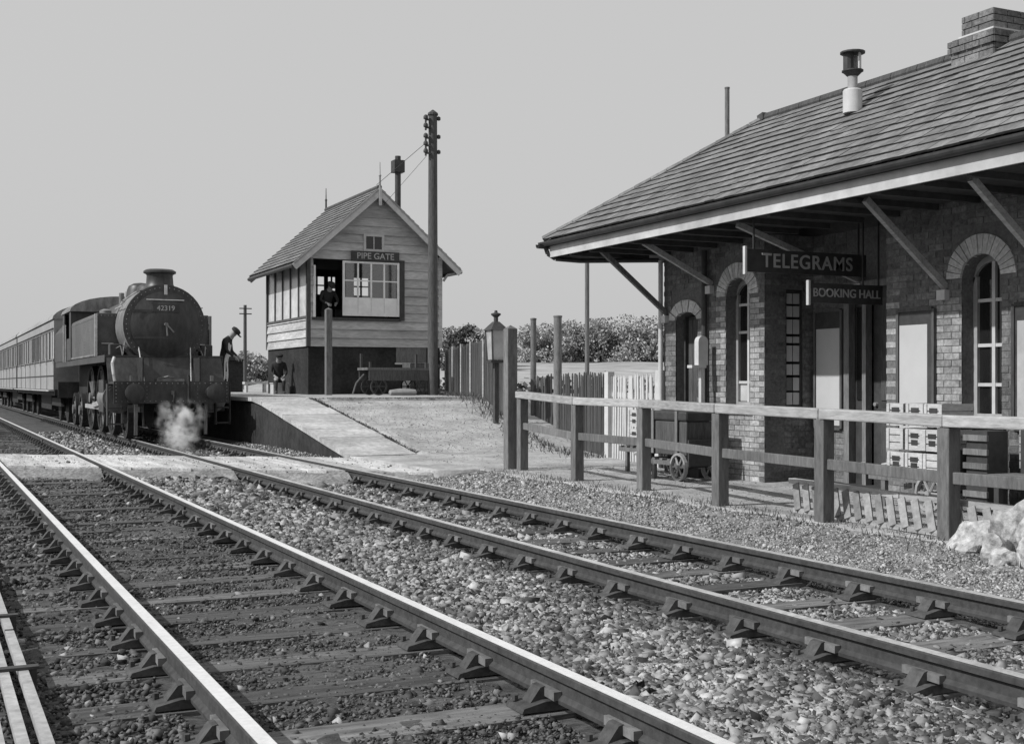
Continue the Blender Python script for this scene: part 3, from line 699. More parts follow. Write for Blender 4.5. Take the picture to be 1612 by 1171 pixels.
g_ = palings('picket_gate', [(11.0,19.1),(10.45,16.5)], lambda y: 0, 1.47, .075, .06, 'white_paint', 'white picket gate beside the corner of the station building', 'white_paint', posts=[.0, 2.62], jit=.02)
# lantern
lx, ly = 11.43, 24.9; lz = rz(ly)
t = thing('platform_lamp', 'square glazed lantern with vent cap on a post at the paling fence', 'lamp', (lx, ly, lz))
MB().box(lx-.05, lx+.05, ly-.05, ly+.05, lz-.1, 1.78).build('lamp_post', 'dark_timber', t)
q = MB()
for sx in (-1, 1):
    for sy in (-1, 1): q.bar((lx+sx*.14, ly+sy*.14, 1.82), (lx+sx*.175, ly+sy*.175, 2.5), .03, .03)
q.box(lx-.2, lx+.2, ly-.2, ly+.2, 1.77, 1.83); q.build('lantern_frame', 'dark_paint', t)
for sx, sy in ((0,-1),(-1,0),(1,0),(0,1)):
    q = MB(); a = [(-.125,1.84,.138),(.125,1.84,.138),(.155,2.49,.17),(-.155,2.49,.17)]
    q.add([((e if sy else sx*d_), (sy*d_ if sy else e), zz) for e, zz, d_ in a], [(0,1,2,3)]); q.v = [(x+lx, y+ly, z) for x, y, z in q.v]; q.build('pane', 'pane_pale', t)
q = MB().add([(lx-.22,ly-.22,2.49),(lx+.22,ly-.22,2.49),(lx+.22,ly+.22,2.49),(lx-.22,ly+.22,2.49),(lx-.06,ly-.06,2.68),(lx+.06,ly-.06,2.68),(lx+.06,ly+.06,2.68),(lx-.06,ly+.06,2.68)], [(0,3,2,1),(4,5,6,7),(0,1,5,4),(1,2,6,5),(2,3,7,6),(3,0,4,7)])
q.build('lamp_roof', 'dark_paint', t)
MB().lathe([(.05,0),(.05,.1),(.11,.15),(.11,.18),(.04,.2),(.03,.25)], (lx,ly,2.68), n=12).build('vent_cap', 'dark_paint', t, True)

# ------------------------------------------------------------------ signal box
bx0, bx1, by0, by1 = 10.65, 15.0, 37.0, 41.9
EVZ, RDZ, BRZ = 5.36, 7.30, 2.46
sb = thing('signal_box', 'weatherboarded signal box on a dark brick base with slate gable roof', 'signal box', (12.8, 39.5, PH))
q = MB().box(bx0, bx1, by0, by1, PH, BRZ); q.build('brick_base', 'sooty_brick', sb)
cxr = (bx0+bx1)/2; slope = (RDZ-EVZ)/(cxr-bx0)
def gz(x): return EVZ+(min(x-bx0, bx1-x))*slope
OP = [(10.80, 13.66, 3.34, 5.10), (12.44, 13.06, 5.45, 5.96)]
z = BRZ; BP = .27
front = MB()
while z < RDZ-.1:
    zt = min(z+BP, RDZ-.02)
    xl, xr = bx0+.06, bx1-.06
    segs = [(xl, xr)]
    for o in OP:
        if zt > o[2]+.01 and z < o[3]-.01:
            ns = []
            for a, b in segs:
                if a < o[0]: ns.append((a, min(b, o[0])))
                if b > o[1]: ns.append((max(a, o[1]), b))
            segs = ns
    for a, b in segs:
        ab = a; bb = b
        if z > EVZ: ab = max(a, bx0+(z-EVZ)/slope); bb = min(b, bx1-(z-EVZ)/slope)
        if bb-ab < .08: continue
        at_ = max(ab, bx0+(zt-EVZ)/slope) if zt > EVZ else ab; bt_ = min(bb, bx1-(zt-EVZ)/slope) if zt > EVZ else bb
        if bt_ <= at_: at_ = bt_ = (ab+bb)/2
        p = MB(); p.add([(ab,by0-.06,z),(bb,by0-.06,z),(bb,by0+.02,z),(ab,by0+.02,z),(at_,by0-.012,zt+.02),(bt_,by0-.012,zt+.02),(bt_,by0+.02,zt+.02),(at_,by0+.02,zt+.02)],
              [(0,3,2,1),(4,5,6,7),(0,1,5,4),(1,2,6,5),(2,3,7,6),(3,0,4,7)]); p.build('weatherboard', 'cream_board', sb)
    z += BP
# track side: boards below, glazed band above ; other walls plain
z = BRZ
while z < 3.28:
    zt = min(z+BP, 3.3)
    MB().add([(bx0-.06,by0+.06,z),(bx0+.02,by0+.06,z),(bx0+.02,by1-.06,z),(bx0-.06,by1-.06,z),(bx0-.012,by0+.06,zt+.02),(bx0+.02,by0+.06,zt+.02),(bx0+.02,by1-.06,zt+.02),(bx0-.012,by1-.06,zt+.02)],
             [(0,3,2,1),(4,5,6,7),(0,1,5,4),(1,2,6,5),(2,3,7,6),(3,0,4,7)]).build('weatherboard', 'cream_board', sb)
    z += BP
for (x, y) in ((bx0, by0), (bx1, by0), (bx0, by1), (bx1, by1)):
    MB().box(x-.06, x+.06, y-.06, y+.06, BRZ, EVZ).build('corner_post', 'dark_timber' if x == bx0 else 'cream_board', sb)
wn = MB(); wn.box(bx0-.05, bx0+.05, by0+.06, by1-.06, 3.32, 3.40); wn.box(bx0-.05, bx0+.05, by0+.06, by1-.06, 5.20, EVZ); wn = wn.build('window', 'dark_timber', sb)
nb = 5
for i in range(1, nb): 
    yy = by0+.06+(by1-by0-.12)*i/nb; MB().box(bx0-.04, bx0+.04, yy-.045, yy+.045, 3.4, 5.20).build('mullion', 'dark_timber', wn)
for i in range(nb):
    a = by0+.06+(by1-by0-.12)*i/nb+.05; b = by0+.06+(by1-by0-.12)*(i+1)/nb-.05; MB().box(bx0-.006, bx0, a, b, 3.4, 5.20).build('pane', 'pane_pale', wn)
q = MB().box(bx1-.05, bx1, by0+.06, by1-.06, BRZ, EVZ); q.box(bx0+.06, bx1-.06, by1-.05, by1, BRZ, 4.42); q.box(bx0+.06, bx1-.06, by1-.05, by1, 5.04, EVZ)
for a, b in ((bx0+.06, 12.1), (12.62, 12.76), (13.02, 13.70), (14.24, bx1-.06)): q.box(a, b, by1-.05, by1, 4.42, 5.04)
q.build('rear_wall', 'interior', sb)
for a, b in ((12.1, 12.62), (12.76, 13.02), (13.70, 14.24)):
    q = MB().box((a+b)/2-.03, (a+b)/2+.03, by1-.04, by1-.01, 4.42, 5.04); q.box(a, b, by1-.038, by1-.012, 4.71, 4.76); q.build('rear_window_bar', 'dark_paint', sb)
MB().box(bx0+.05, bx1-.05, by0+.05, by1-.05, 2.72, 2.8).build('floor', 'interior', sb)
MB().box(bx0+.05, bx1-.05, by0+.05, by1-.05, 5.28, 5.33).build('ceiling', 'interior', sb)
MB().box(12.0, 12.9, 38.6, 39.3, 2.8, 3.7).build('lever_frame', 'interior', sb)
# front sash, slid half across the opening
sa = MB(); x0, x1, z0, z1 = 11.72, 13.58, 3.42, 5.12; ya, yb = by0-.1, by0-.05
for a, b in ((x0, x0+.07), (x1-.07, x1)): sa.box(a, b, ya, yb, z0, z1)
sa.box(x0+.07, x1-.07, ya, yb, z0, z0+.09); sa.box(x0+.07, x1-.07, ya, yb, z1-.06, z1); sa = sa.build('sash_window', 'sash_white', sb)
cols = np.linspace(x0+.07, x1-.07, 5); rws = [z0+.09, 4.0, 4.52, z1-.06]
for xx in cols[1:-1]: MB().box(xx-.026, xx+.026, ya+.005, yb-.005, 4.0, z1-.06).build('glazing_bar', 'sash_white', sa)
MB().box(x0+.07, x1-.07, ya+.008, yb-.008, 4.50, 4.535).build('glazing_bar', 'sash_white', sa)
for a, b in zip(cols, cols[1:]):
    for c0, c1 in ((4.0, 4.50), (4.535, z1-.06)): MB().box(a+.026, b-.026, (ya+yb)/2-.003, (ya+yb)/2+.003, c0, c1).build('pane', 'glass', sa)
    MB().box(a+.004, b-.004, (ya+yb)/2-.008, (ya+yb)/2+.008, z0+.09, 3.995).build('pane', 'sash_white', sa)
MB().box(13.6, 13.76, by0-.09, by0-.0455, 3.30, 5.2).build('opening_frame', 'dark_timber', sb)
MB().box(10.74, 13.59, by0-.09, by0-.0455, 3.27, 3.36).build('opening_sill', 'dark_timber', sb)
MB().box(10.80, 10.86, by0-.09, by0-.0455, 3.361, 4.95).build('opening_frame', 'sash_white', sb)
# gable light
gw = MB(); x0, x1, z0, z1 = 12.41, 13.09, 5.44, 6.0; 
gw.box(x0, x0+.08, by0-.07, by0+.0, z0, z1); gw.box(x1-.08, x1, by0-.07, by0, z0, z1); gw.box(x0+.08, x1-.08, by0-.07, by0, z0, z0+.08); gw.box(x0+.08, x1-.08, by0-.07, by0, z1-.08, z1)
gw = gw.build('window', 'white_paint', sb); MB().box(x0+.08, x1-.08, by0-.03, by0-.02, z0+.08, z1-.08).build('pane', 'pane_dark', gw); MB().box(12.735, 12.765, by0-.06, by0-.031, z0+.08, z1-.08).build('glazing_bar', 'white_paint', gw)
# name board
nbd = thing('name_board', 'dark name board reading PIPE GATE above the signal box window', 'sign', (12.76, by0-.12, 5.13))
MB().box(11.98, 13.56, by0-.15, by0-.115, 5.14, 5.44).build('board', 'dark_paint', nbd)
text('PIPE GATE', .27, 'letter', nbd, facing_my(12.77, by0-.155, 5.285))
# roof of the box
OV, GO = .52, .38
def slope_pt(side, t, y):      # t metres from ridge down the plan
    return (cxr+side*t, y, RDZ+.1-t*slope)
half = (cxr-bx0)+OV
rfb = MB()
for s in (-1, 1):
    p = [slope_pt(s, 0, by0-GO), slope_pt(s, half, by0-GO), slope_pt(s, half, by1+GO), slope_pt(s, 0, by1+GO)]
    v = p+[(x, y, z-.08) for x, y, z in p]; rfb.add(v, [(0,1,2,3),(7,6,5,4),(0,4,5,1),(1,5,6,2),(2,6,7,3),(3,7,4,0)])
rfb = rfb.build('roof', 'slate_mass', sb)
cs = MB(); nrow = 17; ang = math.atan(slope)
for s in (-1, 1):
    for i in range(nrow):
        ta, tb = half*(i+1)/nrow+.02, half*i/nrow
        yy = by0-GO-.02-(.15 if i % 2 else 0)
        while yy < by1+GO:
            a_, b_ = max(yy, by0-GO-.02)+.006, min(yy+.3, by1+GO+.02)-.006; yy += .3
            if b_-a_ < .05: continue
            l0 = Vector(slope_pt(s, ta, 0)); u0 = Vector(slope_pt(s, max(0, tb-.03), 0)); e = random.uniform(0,.006)
            n_ = Vector((s*math.sin(ang), 0, math.cos(ang)))
            P4 = [(l0+n_*(.02+e)), (u0+n_*.004), (u0+n_*.012), (l0+n_*(.042+e))]
            cs.add([(q.x, a_, q.z) for q in P4]+[(q.x, b_, q.z) for q in P4], [(0,1,2,3),(7,6,5,4),(0,4,5,1),(1,5,6,2),(2,6,7,3),(3,7,4,0)])
o = kind(cs.build('slating', 'slate_mass', rfb), 'stuff'); o.data.materials.append(MATS['slate_tail_shade'])
for i in range(5, len(o.data.polygons), 6): o.data.polygons[i].material_index = 1  # box roof: shadow under each course painted on the tail faces
MB().cyl((cxr, by0-GO, RDZ+.13), (cxr, by1+GO, RDZ+.13), .08, n=8).build('ridge_tiles', 'dark_timber', rfb)
for yy in (by0-GO-.03, by1+GO+.03):
    for s in (-1, 1):
        a, b = Vector(slope_pt(s, 0.02, yy)), Vector(slope_pt(s, half+.03, yy)); n_ = Vector((-s*math.sin(ang)*0, 0, -1))
        MB().bar(a+n_*.13, b+n_*.13, .04, .2).build('bargeboard', 'white_paint', rfb)
        MB().bar(a+Vector((0,-.01,-.02)), b+Vector((0,-.01,-.02)), .06, .05).build('barge_cap', 'grey_paint', rfb)
    MB().lathe([(.035,-.05),(.03,.3),(.05,.33),(.02,.38),(.012,.75)], (cxr, yy, RDZ+.15), n=8).build('finial', 'dark_paint' if yy > 40 else 'grey_paint', rfb, True)
MB().box(cxr-.045, cxr+.045, by0-GO-.09, by0-GO-.055, RDZ-.45, RDZ+.1).build('pendant', 'white_paint', rfb)
for s in (-1, 1):
    a = Vector(slope_pt(s, half+.05, by0-GO)); b = Vector(slope_pt(s, half+.05, by1+GO)); MB().cyl(a+Vector((0,0,-.07)), b+Vector((0,0,-.07)), .06, n=8).build('gutter', 'dark_paint', rfb)
q = MB().path([(bx1+.45, by0-.2, 4.85), (bx1+.2, by0-.15, 4.8), (bx1+.08, by0-.1, 4.6)], .04, 8); q.build('downpipe', 'grey_paint', sb)
q = MB().cyl((14.3,39,5.2),(14.3,39,8.35),.1,n=12); sp = q.build('stove_pipe', 'dark_paint', sb, True)
MB().box(14.12,14.48,38.82,39.18,8.35,8.75).build('pipe_cowl', 'dark_paint', sp); MB().cyl((14.3,39,8.75),(14.3,39,8.9),.1,n=10).build('pipe_cap', 'dark_paint', sp)
MB().box(13.50,14.52,by0-.035,by0-.003,1.98,2.55).build('notice_panel', 'grey_timber', sb); MB().box(13.46,14.56,by0-.05,by0-.003,1.92,1.975).build('notice_ledge','white_paint',sb)
# ------------------------------------------------------------------ telegraph poles
px, py = 13.36, 33.5
t = thing('telegraph_pole', 'thick dark telegraph pole with insulators standing before the signal box', 'pole', (px, py, PH))
MB().cyl((px,py,PH-.2),(px,py,9.1),.155,.125,14).build('shaft', 'dark_timber', t, True)
MB().lathe([(.16,0),(.15,.06),(.02,.16)], (px,py,9.1), n=10).build('cap', 'dark_timber', t, True)
for i, z in enumerate((8.95, 8.72, 8.42, 8.2, 7.98)):
    s = -1; ar = MB().bar((px+s*.1,py-.05,z),(px+s*.26,py-.05,z),.05,.05).build('arm', 'dark_timber', t)
    MB().lathe([(.03,-.08),(.03,0),(.07,.02),(.07,.08),(.05,.12),(.02,.14)], (px+s*.24,py-.05,z), n=10).build('insulator', 'dark_paint', ar, True)
    if i % 2 == 0: MB().lathe([(.03,0),(.06,.02),(.06,.09),(.02,.12)], (px+.16,py-.05,z), n=10).build('insulator', 'dark_paint', t, True)
q = MB(); q.cyl((px-.2,py,8.3),(12.75,36.7,7.5),.008,n=5); q.cyl((px-.2,py,7.9),(13.0,36.75,6.9),.006,n=5); q.build('lead_wire', 'dark_paint', t)
t = thing('telegraph_pole', 'distant thin telegraph pole with short crossarms beyond the platform', 'pole', (16.4,69.7,0))
MB().cyl((16.4,69.7,-.2),(16.4,69.7,5.75),.11,.09,10).build('shaft', 'dark_timber', t)
for z in (5.55, 5.25): MB().bar((16.05,69.6,z),(16.75,69.6,z),.05,.06).build('arm', 'dark_timber', t)

# ------------------------------------------------------------------ platform furniture
def wheel(parent, c, r, axis='x', mat='dark_paint', n=16, wd=.05, spokes=6):
    q = MB(); prof = [(r,-wd/2),(r,wd/2),(r*.84,wd/2),(r*.84,-wd/2),(r,-wd/2)]; N = n; c = Vector(c)
    def P(rad, h, a): 
        u, v = rad*math.cos(a), rad*math.sin(a); return c+(Vector((h,u,v)) if axis == 'x' else Vector((u,h,v)))
    vs = [P(rr, h, 2*math.pi*i/N) for rr, h in prof[:-1] for i in range(N)]
    fs = [(j*N+i, j*N+(i+1)%N, ((j+1)%4)*N+(i+1)%N, ((j+1)%4)*N+i) for j in range(4) for i in range(N)]
    q.add(vs, fs)
    for i in range(spokes): q.cyl(P(r*.1, 0, 2*math.pi*i/spokes), P(r*.86, 0, 2*math.pi*i/spokes), r*.05+.004, n=5)
    q.cyl(c+(Vector((-wd*.8,0,0)) if axis == 'x' else Vector((0,-wd*.8,0))), c+(Vector((wd*.8,0,0)) if axis == 'x' else Vector((0,wd*.8,0))), r*.16, n=10)
    return q.build('wheel', mat, parent)
ty = 33.9
t = thing('platform_trolley', 'four-wheeled dark platform trolley parked before the signal box', 'trolley', (12.3, ty, PH))
MB().box(11.35,13.25,ty-.45,ty+.45,PH+.72,PH+.79).build('deck', 'timber', t)
for xx in (11.45, 13.15):
    MB().bar((xx,ty-.4,PH+.79),(xx,ty-.4,PH+.95),.06,.06).build('stake', 'dark_timber', t); MB().bar((xx,ty+.4,PH+.79),(xx,ty+.4,PH+1.2),.06,.06).build('stake', 'dark_timber', t)
for xx in (11.7, 12.9):
    q = MB().box(xx-.05,xx+.05,ty-.4,ty+.4,PH+.5,PH+.72); q.build('bolster', 'dark_timber', t)
    for yy in (ty-.42, ty+.42): wheel(t, (xx,yy,PH+.25), .25, 'y')
for yy in (ty-.46, ty+.42): MB().box(11.4,13.2,yy,yy+.04,PH+.42,PH+.715).build('side_board', 'dark_timber', t)
q = MB().path([(11.4,ty,PH+.6),(11.15,ty-.05,PH+.35),(11.05,ty-.05,PH+.04)], .025); q.build('draw_handle', 'grey_timber', t)
t = thing('packing_case', 'dark packing case standing at the right end behind the trolley', 'case', (13.6, 35.2, PH))
MB().box(13.2,14.1,34.9,35.6,PH,PH+.95).build('box', 'dark_timber', t)
for z in (PH+.1, PH+.82): MB().box(13.17,14.13,34.87,34.9,z,z+.09).build('batten', 'timber', t)
t = thing('sack', 'pale lumpy sack lying on the platform under the trolley', 'sack', (12.35, ty-.1, PH))
q = MB().lathe([(.02,-.42),(.1,-.38),(.13,-.1),(.12,.2),(.1,.38),(.02,.43)], (12.35,ty-.62,PH+.1), 'x', 12); q.v = [(x, y, PH+(z-PH)*.8+random.uniform(-.01,.01)) for x,y,z in q.v]; q.build('sack_body', 'grey_paint', t, True)
t = thing('lamp_hut', 'small dark hut on the platform beyond the locomotive', 'hut', (11.0, 49, PH))
MB().box(10.55,11.35,48.6,49.6,PH,PH+1.25).build('walls', 'sooty_brick', t); MB().prism([(10.48,PH+1.25),(11.42,PH+1.25),(10.95,PH+1.45)],48.5,49.7,'y').build('roof','dark_paint',t)
t = thing('platform_bench', 'low white bench on the platform left of the signal box', 'bench', (11.6, 47, PH))
MB().box(11.0,12.6,46.8,47.2,PH+.32,PH+.4).build('seat','white_paint',t)
for xx in (11.1,11.8,12.5): MB().box(xx-.04,xx+.04,46.85,47.15,PH,PH+.32).build('leg','white_paint',t)

# barrows in front of the building
def crate(x0, x1, y0, y1, z0, z1, label, grp, mat='crate', marks=True):
    t = thing('crate', label, 'crate', ((x0+x1)/2, (y0+y1)/2, z0), grp)
    q = MB().box(x0+.018, x1-.018, y0+.018, y1-.018, z0+.012, z1-.012); q.build('inner_box', mat, t)
    n = 3; h = (z1-z0)/n
    for i in range(n):
        q = MB(); za, zb = z0+i*h+.006, z0+(i+1)*h-.006; q.box(x0, x0+.016, y0, y1, za, zb); q.box(x0+.016, x1, y0, y0+.016, za, zb); q.build('slat', mat, t)
    for yy in (y0+.0, y1-.04): MB().box(x0-.012, x0-.0005, yy, yy+.04, z0+.01, z1-.01).build('corner_batten', mat, t)
    if marks:
        q = MB(); yc = (y0+y1)/2; q.box(x0-.006, x0-.0005, yc-.055, yc+.055, z1-.10, z1-.05); q.box(x0-.006, x0-.0005, yc-.045, yc+.045, z0+.06, z0+.115); q.build('stencil_mark', 'dark_paint', t)
    return t
def barrow(name, x0, x1, y0, y1, dz, label):
    t = thing(name, label, 'barrow', ((x0+x1)/2, (y0+y1)/2, 0))
    xm = (x0+x1)/2
    for xx in (x0+.05, x1-.05):
        q = MB().path([(xx,y1,dz+.06),(xx,y1+.12,dz+.09),(xx,y1+.3,dz+.05)], .025); q.build('handle', 'rail_timber', t)
        MB().box(xx-.03, xx+.03, y0, y1, dz-.06, dz).build('side_beam', 'grey_timber', t)
        MB().box(xx-.025, xx+.025, y1-.25, y1-.19, .0, dz-.06).build('leg', 'grey_timber', t)
        wheel(t, (xx-.05 if xx < xm else xx+.05, y0+.17, .19), .19, 'x', 'grey_paint')
    for yy in np.linspace(y0+.04, y1-.08, 6): MB().box(x0+.02, x1-.02, yy, yy+.07, dz+.001, dz+.025).build('deck_slat', 'grey_timber', t)
    MB().box(x0+.03, x1-.03, y0-.03, y0, dz-.05, dz+.3).build('toe_plate', 'dark_paint', t)
    MB().bar((x0-.02,y0+.17,.19),(x1+.02,y0+.17,.19),.03,.03).build('axle', 'dark_paint', t); return t
barrow('luggage_barrow', 9.28, 9.82, 9.43, 10.53, .34, 'wooden luggage barrow holding stacked pale crates by the porch')
k = 0
pos = ['nearest the camera', 'in the middle', 'nearest the porch']
rowz = ['bottom row', 'middle row', 'top row']
for r_, z in enumerate((.37, .61, .86)):
    for c in range(3):
        y0 = 9.49+c*.27+random.uniform(-.012,.012); h = .225 if r_ < 1 else .235 if r_ == 1 else .25
        crate(9.34+random.uniform(-.015,.015), 9.76, y0, y0+.25, z, z+h, 'pale stencilled crate on the barrow, %s, %s' % (rowz[r_], pos[c]), 'crates on the luggage barrow', marks=(r_+c) % 3 != 0 or r_ == 2)
barrow('hand_barrow', 9.45, 9.95, 15.25, 16.2, .36, 'small wooden hand barrow with pale crates beside the white gate')
for i, (y0, z, nm) in enumerate(((15.3,.39,'lower near'),(15.64,.39,'lower far'),(15.3,.67,'upper near'),(15.64,.67,'upper far'))):
    crate(9.5, 9.9, y0, y0+.31, z, z+.26, 'pale crate on the hand barrow by white gate, %s one' % nm, 'crates on the hand barrow')
barrow('trunk_barrow', 9.16, 9.66, 13.9, 14.98, .26, 'low wooden barrow carrying the large dark trunk')
t = thing('travelling_trunk', 'large dark trunk with strap lying on a low barrow before the corner doorway', 'trunk', (9.4, 14.45, .3))
MB().box(9.2, 9.62, 13.95, 14.95, .34, .80).build('body', 'dark_timber', t, bevel=.015)
MB().box(9.18, 9.64, 13.93, 14.97, .805, .94).build('lid', 'dark_paint', t, bevel=.03)
for yy in (14.15, 14.75): MB().box(9.165, 9.178, yy-.03, yy+.03, .35, .94).build('strap', 'timber', t)
q = MB()
for xx, yy in ((9.25,14.0),(9.25,14.9),(9.57,14.0),(9.57,14.9)): q.box(xx-.03,xx+.03,yy-.03,yy+.03,.285,.34)
q.build('feet', 'dark_timber', t)
# bench at the right by the wall
t = thing('platform_bench', 'station bench with pale slatted back against the wall at right', 'bench', (9.7, 8.6, 0))
for i in range(5): MB().box(9.86, 9.885, 6.6, 8.98, .47+i*.082, .47+i*.082+.07).build('back_slat', 'rail_timber', t)
for i in range(4): MB().box(9.42+i*.1, 9.42+i*.1+.085, 6.6, 8.98, .40, .425).build('seat_slat', 'grey_timber', t)
for yy in (6.7, 7.8, 8.88):
    q = MB(); q.box(9.8,9.859,yy-.03,yy+.03,0,.88); q.box(9.44,9.5,yy-.03,yy+.03,0,.399); q.box(9.5,9.8,yy-.02,yy+.02,.34,.399); q.build('leg', 'dark_paint', t)
t = thing('slatted_crate', 'dark slatted crate on end between the barrow and the seat', 'crate', (9.55, 9.2, 0))
MB().box(9.5, 9.78, 9.05, 9.32, .02, .84).build('inner_box', 'dark_paint', t)
for i in range(6): MB().box(9.47, 9.499, 9.03, 9.34, .04+i*.14, .04+i*.14+.06).build('slat', 'timber', t)
# slatted guard along the foot of the fence
t = thing('slatted_guard', 'low guard of slanting timber slats along the foot of the fence', 'guard', (7.95, 8, 0))
ga = [(8.05, 10.35, .30), (7.86, 8.6, .27), (7.85, 5.6, .30)]
def gp(y): return (float(np.interp(-y, [-10.35,-8.6,-5.6], [8.12,7.98,7.97])), float(np.interp(-y, [-10.35,-5.6],[.31,.29])))
for a, b in ((10.35, 8.6), (8.59, 5.6)):
    MB().bar((gp(a)[0], a, gp(a)[1]), (gp(b)[0], b, gp(b)[1]), .07, .05).build('top_bar', 'rail_timber', t)
    MB().bar((gp(a)[0]-.10, a-.2, .03), (gp(b)[0]-.10, b-.2, .03), .07, .05).build('bottom_bar', 'rail_timber', t)
yy = 10.2
while yy > 5.7:
    xg, zg = gp(yy); MB().bar((xg-.05, yy, zg-.02), (xg-.14, yy-.15, .04), .02, .07, (0,1,.4)).build('slat', 'guard_slat', t); yy -= .165
# whitewashed rockery
def rock(x, y, z, r, label, seed, mat='white_stone', grp=None):
    rs = np.random.default_rng(seed); import bmesh
    bm = bmesh.new(); bmesh.ops.create_icosphere(bm, subdivisions=3, radius=1)
    ks = rs.normal(size=(7,3)); ph = rs.uniform(0,6,7); cut = [(Vector(rs.normal(size=3)).normalized(), rs.uniform(.55,.85)) for _ in range(9)]
    for v in bm.verts:
        p = v.co.copy()
        for nrm, d in cut:
            e = p.dot(nrm)-d
            if e > 0: p -= nrm*e*.9
        p *= 1+.16*sum(math.sin(Vector(kk*4).dot(p)+q) for kk, q in zip(ks, ph))/2
        v.co = p
    m = bpy.data.meshes.new('rock'); bm.to_mesh(m); bm.free(); m.materials.append(MATS[mat])
    o = bpy.data.objects.new('rock', m); COL.objects.link(o); o.location = (x,y,z+r[2]*.55); o.scale = r; o.rotation_euler = (0,0,rs.uniform(0,6))
    return tag(o, label, 'rock', grp)
RK = [(7.62,7.35,(.15,.2,.17),'leftmost pale rockery stone at the foot of the fence post'),
      (7.66,6.98,(.18,.18,.26),'upright pale rockery stone left of the largest one'),
      (7.72,6.6,(.24,.26,.33),'largest rounded whitewashed rockery stone at right edge'),
      (7.45,7.0,(.12,.12,.13),'small rockery stone in front of the upright one'),
      (7.46,6.62,(.17,.15,.16),'flat rockery stone in front of the largest stone'),
      (7.40,6.25,(.18,.2,.30),'bright white stone cut by the right edge of the picture'),
      (7.38,6.82,(.09,.1,.08),'tiny rockery stone lowest of the heap'),
      (7.85,6.2,(.2,.22,.22),'rear rockery stone at far right beside the guard')]
for i, (x, y, r_, lb) in enumerate(RK): rock(x, y, -.06, tuple(1.15*e for e in r_), lb, 40+i, grp='rockery stones')
n = 220; P = np.stack([rng.normal(7.55,.18,n), rng.uniform(5.9,7.7,n), np.full(n,-.04)], 1); blades('rockery_weeds', P, rng.uniform(.02,.10,n), 'grass', .007)

# ------------------------------------------------------------------ trees and hedge
def leaves(C, Rr, n, size, squash=.8):
    # C clump centres (k,3), Rr radii (k)
    k = rng.integers(0, len(C), n); d = rng.normal(size=(n,3)); d /= np.linalg.norm(d, axis=1)[:,None]
    r_ = Rr[k]*rng.uniform(.35,1.08,n)**.6; p = C[k]+d*r_[:,None]*np.array([1,1,squash])
    A = randrot(n); s = size*rng.uniform(.6,1.4,n); q = np.array([(-.5,-.3,0),(.5,-.3,0),(.5,.3,.1),(-.5,.3,.1)])
    V = np.einsum('nij,kj->nki', A, q)*s[:,None,None]+p[:,None,:]
    return V.reshape(-1,3), np.arange(n*4).reshape(-1,4)
def tree(x, y, z, h, wd, label, mat='bush_far', n=2200, leaf=.3, name='tree', group=None, base=.25):
    t = thing(name, label, 'tree' if name != 'hedge_bush' else 'bush', (x,y,z), group)
    q = MB().cyl((x,y,z-.3),(x+random.uniform(-.1,.1),y,z+h*.6),h*.03,h*.012,7)
    for i in range(6):
        a = random.uniform(0,6.28); q.cyl((x,y,z+h*random.uniform(.15,.5)),(x+math.cos(a)*wd*.35,y+math.sin(a)*wd*.35,z+h*random.uniform(.55,.95)),h*.012,h*.004,5)
    for i in range(14):
        a = random.uniform(0,6.28); rr = wd*random.uniform(.1,.5); zt = z+h*random.uniform(.7,1.08)*(1-.25*(rr/wd))
        q.cyl((x+math.cos(a)*rr*.6,y+math.sin(a)*rr*.6,z+h*.4),(x+math.cos(a)*rr,y+math.sin(a)*rr,zt),.035,.012,4)
    q.build('trunk', 'bark', t)
    k = 26; C = np.stack([x+rng.normal(0,wd*.23,k), y+rng.normal(0,wd*.23,k), z+h*(base+(1-base-.12)*rng.uniform(0,1,k))], 1)
    f = 1-.5*np.clip((C[:,2]-z)/h-.5, 0, 1); C[:,0] = x+(C[:,0]-x)*f
    V, F = leaves(C, rng.uniform(.06,.24,k)*wd, n, leaf); V[:,0] -= x; V[:,1] -= y; V[:,2] -= z
    V[:,2] = np.maximum(V[:,2], .02); big('crown', V, F, mat, t); return t
def fpos(px_, d):   # ground position on a bearing from the platform end of the station, d metres out
    a = (px_-806)/1950; return d*(a*.9033+.429), d*(.9033-a*.429)
def fz(x, y):
    D = x*.429+y*.903; return -.3+float(np.interp(D, [44,50,80,100,140,400],[0,.5,2.3,3.35,3.9,4.5]))*min(1,max(0,(x-14)/12))
TR = [(700,90,3.3,5.5),(730,86,3.6,4.5),(733,84,3.9,2.6),(772,92,2.9,5),(860,100,3.3,5),(885,104,3.6,5.5),(912,108,4.1,6),(945,106,4.2,7),(975,104,4.4,6.5),(1003,106,4.0,6.5),(1030,104,3.8,6),(1060,104,3.6,6)]
LBL = ['leftmost leafy tree above the palings beside the telegraph pole','low tree beyond the palings, second from the telegraph pole','round-topped dark tree standing out above the palings','low leafy tree behind the lantern','leafy tree just right of the tall gatepost','leafy tree behind the stout round-topped post','leafy tree left of the slim pole under the canopy','tallest hazy tree right of the slim pole','broad hazy tree in the middle of the row beyond the field','hazy tree beyond the field under the canopy brace','hazy tree beside the station building corner','hazy tree half hidden by the station building corner']
for (p, d, h, wd), lb in zip(TR, LBL):
    x, y = fpos(p, d); tree(x, y, fz(x,y)-.2, h*.88, wd, lb, 'bush' if (p, d) == (733, 84) else 'bush_far', 6500, .17, base=.0, group='trees beyond the field')
